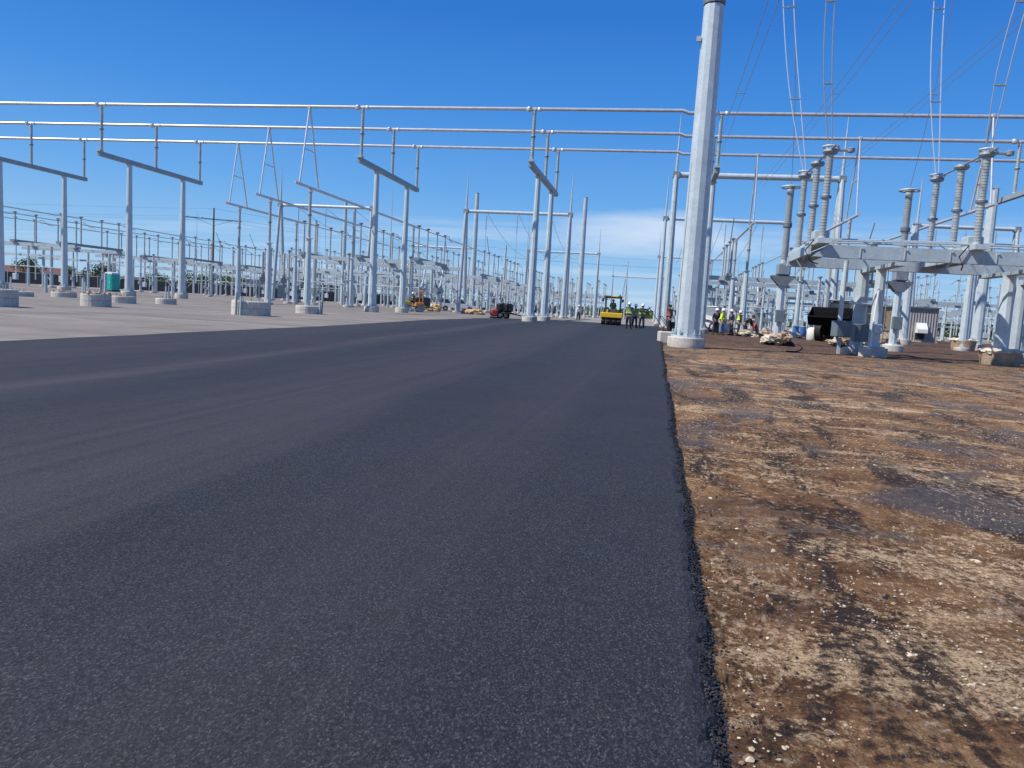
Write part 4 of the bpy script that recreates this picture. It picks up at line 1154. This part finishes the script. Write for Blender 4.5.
def person(px, py, lab, rz, pose='stand', top='vest', legs='navy', helmet='helmet', loc=None, grp=None, sleeves='navy', arms=None):
    g = ground(px, py) if loc is None else Vector(loc)
    t = thing('person', lab, 'person', (g.x, g.y, g.z if loc is not None else 0), rz, grp)
    V = lambda *a: Vector(a)
    if pose == 'sit':
        hip = V(0, 0, .95); kn = lambda s: V(s*.13, -.42, .93); an = lambda s: V(s*.13, -.46, .50); lean = -.06
    elif pose == 'bend':
        hip = V(0, .12, .88); kn = lambda s: V(s*.13, -.06, .48); an = lambda s: V(s*.15, .04, .09); lean = -.45
    elif pose == 'crouch':
        hip = V(0, .2, .42); kn = lambda s: V(s*.18, -.28, .48); an = lambda s: V(s*.16, -.02, .09); lean = -.3
    else:
        hip = V(0, 0, .93); kn = lambda s: V(s*.12, -.03 if s > 0 else .02, .50); an = lambda s: V(s*.15, .02, .09); lean = -.03
    torso = .50 if pose not in ('bend',) else .32
    ch = hip + V(0, lean*.62, torso*.66); nk = hip + V(0, lean, torso+.02); hd = nk + V(0, lean*.25-.02, .16 if pose != 'bend' else .10)
    sh = lambda s: ch + V(s*.19, lean*.2, torso*.26)
    A = arms or {}
    def arm(s):
        if s in A: e, w = A[s]; return sh(s)+V(*e), sh(s)+V(*w)
        if pose == 'sit': return sh(s)+V(s*.06, -.1, -.26), sh(s)+V(s*-.02, -.35, -.24)
        if pose in ('bend', 'crouch'): return sh(s)+V(s*.04, -.08, -.27), sh(s)+V(-s*.04, -.22, -.46)
        return sh(s)+V(s*.07, .02, -.28), sh(s)+V(s*.05, -.10, -.52)
    vs = [hip, hip+V(0, lean*.3, torso*.35), ch, nk, hd+V(0, 0, -.04), hd+V(0, 0, .08)]
    ed = [(0, 1), (1, 2), (2, 3), (3, 4), (4, 5)]; rd = [(.16, .125), (.145, .11), (.175, .12), .06, .095, .085]
    for s in (-1, 1):
        e, w = arm(s); b = len(vs); vs += [sh(s), e, w, w+(w-e).normalized()*.09]; ed += [(2, b), (b, b+1), (b+1, b+2), (b+2, b+3)]; rd += [.068, .047, .032, (.04, .022)]
        b = len(vs); vs += [hip+V(s*.1, 0, -.06), kn(s), an(s), an(s)+V(s*.03, -.17, -.05)]; ed += [(0, b), (b, b+1), (b+1, b+2), (b+2, b+3)]; rd += [.098, .065, .048, (.045, .035)]
    body = skin_body('body', vs, ed, rd, ['skin'], t)
    # hands: palm bridge, four fingers and a thumb each
    for s in (-1, 1):
        mb = MB()
        e, w = arm(s); d = (w-e).normalized(); p0 = w+d*.10; side = d.cross(V(0, 0, 1)); side = side.normalized() if side.length > .1 else V(1, 0, 0)
        cl = d.cross(side).normalized()
        mb.tube([p0-d*.03-side*.034, p0-d*.03+side*.034], .014, 6)
        for k, L in enumerate((.065, .08, .085, .075)):
            q = p0+side*(-.03+.02*k); mb.tube([q-d*.03, q+d*L*.5, q+d*L*.8+cl*.03], [.01, .009, .007], 6)
        q = w+d*.07+side*.03; mb.tube([q-side*.01, q+side*.03+d*.02, q+side*.035+d*.05], [.012, .01, .008], 6)
        mb.build('hand', M['skin'], body, True)
    hc = hd+V(0, -.085, .03)
    MB().lathe([(.012, -.02), (.018, 0), (.006, .03)], hc+V(0, -.02, -.01), 6).build('nose', M['skin'], body, True)
    MB().box(hc+V(0, -.004, -.055), (.05, .02, .012)).build('mouth', M['red'], body)
    for s in (-1, 1): MB().blob(hd+V(s*.095, 0, .01), .025, .5, 1, 1.3).build('ear', M['skin'], body, True)
    MB().blob(hc+V(.032, -.004, .025), .011).blob(hc+V(-.032, -.004, .025), .011).build('eyes', M['blackcloth'], body)
    # trousers with boots
    vs2 = [hip+V(0, 0, .05), hip+V(0, 0, 0)]; ed2 = [(0, 1)]; rd2 = [(.17, .135), (.17, .14)]
    for s in (-1, 1):
        b = len(vs2); a = an(s); vs2 += [hip+V(s*.1, 0, -.08), kn(s), a+V(0, 0, .05)]; ed2 += [(1, b), (b, b+1), (b+1, b+2)]; rd2 += [.112, .084, .074]
    skin_body('trousers', vs2, ed2, rd2, [legs], t)
    for s in (-1, 1): a = an(s); MB().box(a+V(s*.02, -.06, -.03), (.11, .29, .11), s*-.1, .03).tube([a+V(0, 0, .0), a+V(0, 0, .12)], .065, 8).build('boot', M['boot'], t, True)
    # shirt with sleeves
    vs3 = [ch, hip+V(0, lean*.3, torso*.35), hip+V(0, 0, .04), nk+V(0, 0, -.03)]; ed3 = [(0, 1), (1, 2), (0, 3)]; rd3 = [(.195, .14), (.168, .135), (.172, .14), .075]
    for s in (-1, 1):
        e, w = arm(s); b = len(vs3); vs3 += [sh(s), e, e.lerp(w, .85)]; ed3 += [(0, b), (b, b+1), (b+1, b+2)]; rd3 += [.086, .062, .046]
    skin_body('shirt', vs3, ed3, rd3, [sleeves], t)
    if top:
        vs4 = [ch+V(0, 0, .02), hip+V(0, lean*.3, torso*.35), hip+V(0, 0, .08)]
        v = skin_body('vest', vs4+[ch+V(0, lean*.2, torso*.3)], [(0, 1), (1, 2), (0, 3)], [(.222, .165), (.19, .152), (.19, .155), (.16, .10)], [top], t)
        b = MB(); c = hip.lerp(ch, .55)
        b.lathe([(.20, -.025), (.207, 0), (.20, .025)], (0, 0, 0), 16)
        b.v = [(x*1.0+c.x, y*.80+c.y, z+c.z) for x, y, z in b.v]
        b.build('reflective_stripe', M['reflect'], v, True)
    if helmet:
        hb = hd+V(0, 0, .055)
        MB().lathe([(.155, -.01), (.15, .0), (.125, .01), (.122, .05), (.10, .10), (.06, .13), (.01, .142)], hb, 16).box(hb+V(0, -.13, .0), (.14, .10, .015), 0, .005).build('hard_hat', M[helmet], t, True)
    else:
        MB().blob(hd+V(0, .012, .06), .108, 1, 1.05, .9).build('hair', M['blackcloth'], t, True)
    return t
G1 = 'road crew standing at the far end of the new asphalt'
person(628, 330.0, 'leftmost of three workers on the road, white hard hat and navy clothes', R(-15), 'stand', 'vestdark', 'navy', grp=G1, arms={1: ((.10, -.14, -.20), (.22, -.3, -.12))})
person(634, 328.8, 'worker half hidden between the two others on the road', R(20), 'stand', 'vestdark', 'navy', grp=G1, sleeves='whitecloth')
person(641, 329.9, 'worker holding a long rake handle out to the right on the road', R(10), 'stand', 'vestdark', 'navy', grp=G1, arms={1: ((.14, -.1, .02), (.30, -.2, .16)), -1: ((.02, -.2, -.12), (.36, -.34, -.08))})
g = ground(641, 329.9)
t = thing('asphalt_rake', 'long-handled asphalt rake held slanting down to the right by the worker', 'rake', (g.x, g.y-.3, 0))
MB().tube([(.40, 0, 1.62), (1.55, .05, .08)], .02, 6).build('handle', M['blacksteel'], t)
MB().box((1.6, .05, .07), (.7, .04, .12), 1.2).build('rake_head', M['blacksteel'], t)
person(721, 335.2, 'worker in bright yellow vest and jeans beside the white skid steer', R(70), 'stand', 'vest', 'jean', sleeves='vest')
person(730.5, 335.4, 'worker in white hard hat and dark clothes right of the yellow-vested one', R(-60), 'stand', None, 'navy', sleeves='navy')
person(745, 336.2, 'worker in black bending low over the ground', R(70), 'bend', None, 'blackcloth', helmet=None, sleeves='blackcloth')
person(754, 336.4, 'worker in reddish shirt crouching by the pale heap', R(-80), 'crouch', None, 'jean', helmet='helmet', sleeves='red')
person(668.5, 333.2, 'worker in dark orange-striped top standing just left of the large pole', R(-70), 'stand', 'vestorange', 'blackcloth', helmet=None, sleeves='blackcloth')
person(738, 335.0, 'worker in yellow-green vest between the dark-clothed worker and the bending one', R(100), 'stand', 'vest', 'navy')
person(715, 334.6, 'worker in navy with a white hard hat half in front of the skid steer', R(20), 'stand', None, 'navy')
heap(748, 336.6, 1.3, .5, 'small pale heap at the knees of the bending worker', 41)
heap(790, 337.2, 1.6, .5, 'low pale heap between the ringed transformer and the blue drums', 43)
person(578, 320.6, 'distant worker in white shirt and dark trousers between the road gantry columns', R(30), 'stand', None, 'navy', sleeves='whitecloth')

# ------------------------------------------------------------------ machines
def wheel(mb_parent, x, y, z, r, w, axis='X', rim='yellow', name='wheel'):
    d = Vector((w/2, 0, 0)) if axis == 'X' else Vector((0, w/2, 0)); c = Vector((x, y, z))
    o = MB().tube([c-d, c-d*.8, c+d*.8, c+d], [r*.93, r, r, r*.93], 20).build(name, M['black'], mb_parent, True)
    MB().tube([c-d*1.04, c+d*1.04], r*.55, 14).build('rim', M[rim], o, True)
    return o
def roller():
    g = ground(611, 325.6); t = thing('road_roller', 'yellow pneumatic tyre roller with a canopy rolling the fresh asphalt', 'road roller', (g.x, g.y+1, 0))
    for i in range(4): wheel(t, -.66+.44*i, -1.15, .36, .36, .32, 'X', 'yellow')
    for i in range(3): wheel(t, -.44+.44*i, 1.2, .36, .36, .32, 'X', 'yellow')
    MB().box((0, -1.2, .86), (1.85, .75, .42), 0, .05).build('front_ballast_box', M['yellow'], t)
    MB().box((0, .2, .72), (1.6, 2.2, .40), 0, .05).build('chassis', M['yellow'], t)
    MB().box((0, 1.05, 1.1), (1.3, 1.0, .5), 0, .08).build('engine_hood', M['yellow'], t)
    MB().box((0, -.15, 1.0), (1.3, 1.0, .12)).build('platform', M['darkgrey'], t)
    MB().box((0, -.85, 1.2), (.7, .2, .35), 0, .03).build('console', M['darkgrey'], t)
    for sx in (-.62, .62):
        for sy in (-.7, .6): MB().beam((sx, sy, .9), (sx, sy, 2.38), .07, .07).build('canopy_post', M['blacksteel'], t)
    MB().box((0, -.05, 2.44), (1.5, 1.7, .10), 0, .03).build('canopy_roof', M['yellow'], t)
    MB().box((0, -.05, 2.35), (1.36, 1.56, .08)).build('canopy_lining', M['blacksteel'], t)
    MB().lathe([(.06, 0), (.06, .1), (.03, .14)], (.55, -.4, 2.49), 8).build('beacon', M['orange'], t)
    for sx in (-.82, .82): MB().box((sx, -.75, 2.1), (.16, .06, .26)).build('mirror', M['blacksteel'], t)
    person(0, 0, 'driver in dark clothes sitting under the roller canopy', 0, 'sit', 'vestdark', 'navy', loc=(g.x, g.y+1, .52-.1))
roller()
def skid():
    g = ground(711, 332.0); t = thing('skid_steer', 'white skid steer loader with raised arms behind the large pole', 'skid steer', (g.x, g.y+.6, 0), R(62))
    for sx in (-.72, .72):
        for sy in (-.55, .55): wheel(t, sx, sy, .4, .4, .28, 'X', 'white')
        MB().beam((sx*.9, 1.0, 1.35), (sx*.9, -1.1, .95), .16, .34).beam((sx*.9, 1.0, 1.0), (sx*.9, 1.1, 1.45), .14, .2).build('lift_arm', M['white'], t)
    MB().box((0, .1, .62), (1.1, 2.0, .6), 0, .06).build('chassis', M['white'], t)
    MB().box((0, .95, 1.12), (1.15, .7, .6), 0, .08).build('engine_cover', M['white'], t)
    MB().box((0, -.05, 1.55), (.98, 1.1, .95), 0, .06).build('cab', M['galv_old'], t)
    MB().box((0, -.05, 2.06), (1.04, 1.2, .08), 0, .03).build('cab_roof', M['white'], t)
    MB().extrude([(-1.1, .1), (-1.85, .1), (-1.75, .25), (-1.3, .35), (-1.25, .8), (-1.1, .8)], -.9, .9, 'X').build('bucket', M['galv_old'], t)
    MB().box((.61, .6, .85), (.02, .4, .3)).build('red_panel', M['red'], t)
skid()
def loader():
    g = at(838, 336, 52); t = thing('wheel_loader', 'wheel loader with a wide black bucket raised, partly behind the near switch', 'loader', (g.x+.6, 54.5, 0), R(-24)); t.scale = (.92, .92, .90)
    for sx in (-1.0, 1.0):
        wheel(t, sx, -1.5, .75, .75, .55, 'X', 'yellow'); wheel(t, sx, 1.5, .75, .75, .55, 'X', 'yellow')
        MB().beam((sx*.5, -1.0, 1.7), (sx*.5, -3.0, 1.55), .16, .4).build('lift_arm', M['blacksteel'], t)
    MB().box((0, 1.4, 1.3), (1.5, 2.6, .8), 0, .1).build('engine_hood', M['darkgrey'], t)
    MB().box((0, -1.6, .9), (1.1, 2.2, .9), 0, .08).build('front_frame', M['jet'], t)
    c = MB().box((0, .05, 1.6), (1.5, 1.5, .5), 0, .05).build('cab_base', M['yellow'], t)
    MB().box((0, .05, 2.4), (1.38, 1.38, 1.15), 0, .05).build('cab_glass', M['glass'], c)
    mb = MB()
    for sx in (-.7, .7):
        for sy in (-.65, .75): mb.beam((sx, sy, 1.8), (sx, sy, 3.05), .09, .09)
    mb.build('cab_posts', M['darkgrey'], c)
    MB().box((0, .05, 3.1), (1.6, 1.65, .14), 0, .05).build('cab_roof', M['galv_old'], t)
    MB().extrude([(-2.9, 1.15), (-3.7, 1.2), (-4.1, 1.75), (-4.02, 1.85), (-3.65, 1.42), (-3.15, 1.5), (-3.05, 2.15), (-2.95, 2.5), (-2.8, 2.45)], -1.35, 1.35, 'X').build('bucket', M['jet'], t)
    for sx in (-1, 1): MB().extrude([(-2.9, 1.15), (-3.7, 1.2), (-4.1, 1.75), (-2.9, 2.5)], sx*1.33, sx*1.38, 'X').build('bucket_side', M['jet'], t)
loader()
def minimachine():
    g = ground(410, 311.8); t = thing('compact_roller', 'small yellow and orange ride-on machine at the foot of a column', 'compact roller', (g.x, g.y+.5, 0), R(-50))
    MB().tube([(-.5, -.8, .36), (.5, -.8, .36)], .36, 20).build('front_drum', M['galv_old'], t, True)
    MB().tube([(-.5, .8, .36), (.5, .8, .36)], .36, 20).build('rear_drum', M['galv_old'], t, True)
    MB().box((0, -.75, .85), (.95, .9, .42), 0, .06).build('front_hood', M['yellow'], t)
    MB().box((0, .65, .75), (1.0, .9, .4), 0, .05).build('rear_body', M['orange'], t)
    MB().box((0, .5, 1.12), (.5, .12, .5), 0, .03).box((0, .3, .98), (.5, .45, .1), 0, .03).build('seat', M['blacksteel'], t)
    MB().beam((-.42, .95, .9), (-.42, .95, 2.1), .07, .07).beam((.42, .95, .9), (.42, .95, 2.1), .07, .07).beam((-.42, .95, 2.1), (.42, .95, 2.1), .07, .07).build('roll_bar', M['orange'], t)
    MB().ring((0, -.2, 1.25), .18, .02, 16, 5).build('steering_wheel', M['black'], t)
    person(0, 0, 'worker in white hard hat sitting on the small yellow ride-on machine', R(-50), 'sit', 'vestdark', 'navy', loc=(g.x+.05, g.y+.8, .12))
minimachine()
def trailer_small(px, py, lab, rz, matb='darkgrey', L=1.6, H=1.2):
    g = ground(px, py); t = thing('towed_compressor', lab, 'compressor', (g.x, g.y, 0), rz)
    MB().box((0, 0, .45+H/2), (L, 1.0, H*.75), 0, .12).build('housing', M[matb], t)
    MB().box((0, 0, .5), (L+.1, 1.05, .12)).build('frame', M['blacksteel'], t)
    for sy in (-.55, .55): wheel(t, -.1, sy, .3, .3, .18, 'Y', 'white')
    MB().beam((L/2, 0, .5), (L/2+1.0, 0, .35), .08, .08).build('drawbar', M['blacksteel'], t)
    MB().tube([(-.4, .2, .5+H*.85), (-.4, .2, .8+H)], .05, 6).build('exhaust', M['blacksteel'], t)
trailer_small(422, 312, 'dark towed compressor right of the small yellow machine', .2)
trailer_small(504, 319, 'black towed machine left of the road frame footings', -.3, 'blacksteel', 1.2, 1.0)
g = ground(493.5, 318.5); t = thing('plate_compactor', 'red-orange plate compactor just left of the black towed machine', 'compactor', (g.x, g.y, 0), .4)
MB().box((0, 0, .1), (.6, .8, .12), 0, .03).build('base_plate', M['blacksteel'], t)
MB().box((0, 0, .5), (.62, .62, .62), 0, .12).build('engine_housing', M['red'], t)
MB().tube([(-.22, .3, .5), (-.22, .8, 1.05), (.22, .8, 1.05), (.22, .3, .5)], .025, 6).build('handle', M['blacksteel'], t)
g = ground(669.5, 333); t = thing('plate_compactor', 'black compactor at the feet of the striped worker left of the large pole', 'compactor', (g.x+.1, g.y-.4, 0), 1.2)
MB().box((0, 0, .12), (.55, .8, .16), 0, .03).build('base_plate', M['blacksteel'], t)
MB().box((0, 0, .46), (.5, .55, .5), 0, .1).build('engine_housing', M['darkgrey'], t)
MB().tube([(-.2, .25, .4), (-.2, .75, 1.0), (.2, .75, 1.0), (.2, .25, .4)], .025, 6).build('handle', M['blacksteel'], t)
def pickup(px, py, lab, rz, col='white'):
    g = ground(px, py); g = g*(min(1, 125/g.y)); t = thing('parked_pickup', lab, 'pickup truck', (g.x, g.y, 0), rz)
    b = MB().extrude([(-2.7, .5), (2.6, .5), (2.65, .95), (1.2, 1.08), (-2.7, 1.1)], -.92, .92).build('body', M[col], t)
    MB().extrude([(-.75, 1.08), (1.35, 1.08), (.75, 1.75), (-.6, 1.78)], -.8, .8).build('cab', M[col], t)
    MB().extrude([(-.62, 1.15), (1.18, 1.15), (.7, 1.68), (-.55, 1.7)], -.82, .82).build('side_windows', M['glass'], t)
    for x in (-1.7, 1.75):
        for y in (-.85, .85): wheel(t, x, y, .38, .38, .26, 'Y', 'galv_old')
    MB().box((2.64, -.65, .8), (.05, .3, .16)).build('headlight', M['reflect'], t); MB().box((2.64, .65, .8), (.05, .3, .16)).build('headlight', M['reflect'], t)
    MB().box((2.68, 0, .5), (.12, 1.8, .2)).build('bumper', M['galv_old'], t)
pickup(443, 310.5, 'white pickup parked between the switch legs right of the yellow machine', .15)
pickup(457, 311.5, 'second white pickup parked farther right among the switch legs', .3)
for k, (px, py) in enumerate(((795, 337.5), (802, 337.8))):
    g = ground(px, py); t = thing('blue_drum', ['blue drum left in the pair behind the ringed transformer', 'blue drum right in the pair beside the loader bucket'][k], 'drum', (g.x*1.18, g.y*1.18, 0), 0, 'blue drums on the dirt')
    MB().lathe([(.28, 0), (.29, .02), (.29, .3), (.31, .32), (.29, .34), (.29, .6), (.31, .62), (.29, .64), (.28, .88)], (0, 0, 0), 16).build('barrel', M['bluedrum'], t, True)
    MB().lathe([(.27, .88), (.27, .91), (.05, .92)], (0, 0, 0), 16).build('lid', M['white'], t)
g = ground(812, 339); t = thing('water_tank', 'white round plastic tank under the raised loader bucket', 'tank', (g.x*.9, g.y*.9, 0))
MB().lathe([(.34, 0), (.38, .05), (.38, .7), (.3, .85), (.12, .9)], (0, 0, 0), 20).build('tank_shell', M['white'], t, True)
MB().lathe([(.13, .9), (.13, .96)], (0, 0, 0), 12).build('lid', M['darkgrey'], t)
# black hose lying on dirt
pts = [ground(796, 351), ground(800, 350.2), ground(801, 347), at(799, 345, 32)]
o = MB().tube([Vector((p.x, p.y, .03)) for p in (ground(786, 352), ground(794, 352.5), ground(800, 351), ground(802, 348), ground(798, 345))], .025, 6).build('hose', M['black'], smooth=True)
tag(o, 'black hose lying curved on the dirt right of the pale heap', 'hose')

# ------------------------------------------------------------------ sky, sun, camera
SUN_AZ, SUN_EL = -118.0, 50.0     # azimuth from +Y, clockwise positive
w = bpy.data.worlds.new('World'); SC.world = w; w.use_nodes = True
t = w.node_tree; t.nodes.clear()
out = t.nodes.new('ShaderNodeOutputWorld'); bg = t.nodes.new('ShaderNodeBackground')
sky = t.nodes.new('ShaderNodeTexSky'); sky.sky_type = 'NISHITA'; sky.sun_disc = False
sky.sun_elevation = R(SUN_EL); sky.sun_rotation = R(SUN_AZ)
sky.air_density = 1.0; sky.dust_density = .3; sky.ozone_density = 1.5; sky.altitude = 200
hs = node(t, 'ShaderNodeHueSaturation'); hs.inputs['Saturation'].default_value = 1.12; hs.inputs['Hue'].default_value = .5
t.links.new(sky.outputs[0], hs.inputs['Color'])
tc = t.nodes.new('ShaderNodeTexCoord'); sep = node(t, 'ShaderNodeSeparateXYZ'); t.links.new(tc.outputs['Generated'], sep.inputs[0])
def math_n(op, a, b=None):
    n = node(t, 'ShaderNodeMath', operation=op)
    for i, v in enumerate((a, b)):
        if v is None: continue
        if isinstance(v, (int, float)): n.inputs[i].default_value = v
        else: t.links.new(v, n.inputs[i])
    return n.outputs[0]
zc = math_n('ADD', math_n('MAXIMUM', sep.outputs[2], 0.0), .06)
u = math_n('DIVIDE', sep.outputs[0], zc); v = math_n('DIVIDE', sep.outputs[1], zc)
cb = node(t, 'ShaderNodeCombineXYZ'); t.links.new(u, cb.inputs[0]); t.links.new(v, cb.inputs[1])
mp = node(t, 'ShaderNodeMapping'); mp.inputs['Scale'].default_value = (.16, .55, 1); mp.inputs['Location'].default_value = (3.3, 1.2, 0)
t.links.new(cb.outputs[0], mp.inputs[0])
cn = nz(t, mp.outputs[0], 1.0, 8, .62, .5)
cl = ramp(t, cn, [(.52, 0.), (.70, .75)])
band = ramp(t, sep.outputs[2], [(0, .2), (.05, .6), (.10, .5), (.14, .0)])
# a broad soft cloud bank low over the end of the road
dx = math_n('SUBTRACT', sep.outputs[0], -.015); dz = math_n('SUBTRACT', sep.outputs[2], .102)
e = math_n('ADD', math_n('POWER', math_n('DIVIDE', math_n('ABSOLUTE', dx), .17), 2.0), math_n('POWER', math_n('DIVIDE', math_n('ABSOLUTE', dz), .032), 2.0))
mp2 = node(t, 'ShaderNodeMapping'); mp2.inputs['Scale'].default_value = (4, 4, 16); t.links.new(tc.outputs['Generated'], mp2.inputs[0])
cn2 = nz(t, mp2.outputs[0], 1.6, 8, .6, .4)
bank = ramp(t, math_n('ADD', math_n('MULTIPLY', e, .42), math_n('SUBTRACT', 1.0, cn2)), [(.42, .62), (.95, 0.)])
front = ramp(t, sep.outputs[1], [(.5, 0.), (.8, 1.)])
bankf = mix(t, 1., bank, front, 'MULTIPLY')
cm = mix(t, 1., mix(t, 1., cl, band, 'MULTIPLY'), bankf, 'LIGHTEN')
grad = ramp(t, sep.outputs[2], [(0, (.40, .60, .80)), (.07, (.25, .50, .82)), (.14, (.13, .38, .80)), (.24, (.055, .265, .73)), (.35, (.026, .18, .62)), (.6, (.02, .125, .50)), (1., (.018, .10, .42))])
grad10 = mix(t, 1., grad, (9.0, 9.0, 9.0), 'MULTIPLY')
graded = mix(t, .93, hs.outputs[0], grad10)
cloudcol = mix(t, cm, graded, (7.0, 7.6, 8.4))
t.links.new(cloudcol, bg.inputs[0]); bg.inputs[1].default_value = .1
t.links.new(bg.outputs[0], out.inputs[0])
sd = bpy.data.lights.new('sun', 'SUN'); sd.energy = 4.7; sd.angle = R(.53); sd.color = (1, .955, .89)
so = bpy.data.objects.new('sun', sd); COL.objects.link(so)
az, el = R(SUN_AZ), R(SUN_EL)
dirv = Vector((math.sin(az)*math.cos(el), math.cos(az)*math.cos(el), math.sin(el)))
so.rotation_euler = dirv.to_track_quat('Z', 'Y').to_euler(); so.location = (-30, -20, 40)

cam = bpy.data.cameras.new('camera'); co = bpy.data.objects.new('camera', cam); COL.objects.link(co)
cam.sensor_fit = 'HORIZONTAL'; cam.sensor_width = 36; cam.lens = F/1024*36; cam.clip_end = 8000; cam.clip_start = .05
right = Vector((AX.x, AY.x, AZ.x)); down = Vector((AX.y, AY.y, AZ.y)); fwd = Vector((AX.z, AY.z, AZ.z))
m3 = Matrix((right, -down, -fwd)).transposed()
co.matrix_world = Matrix.Translation((0, 0, EYE)) @ m3.to_4x4()
SC.camera = co
SC.view_settings.view_transform = 'Standard'; SC.view_settings.look = 'None'; SC.view_settings.gamma = 1
SC.view_settings.exposure = .22
SC.view_settings.use_curve_mapping = False
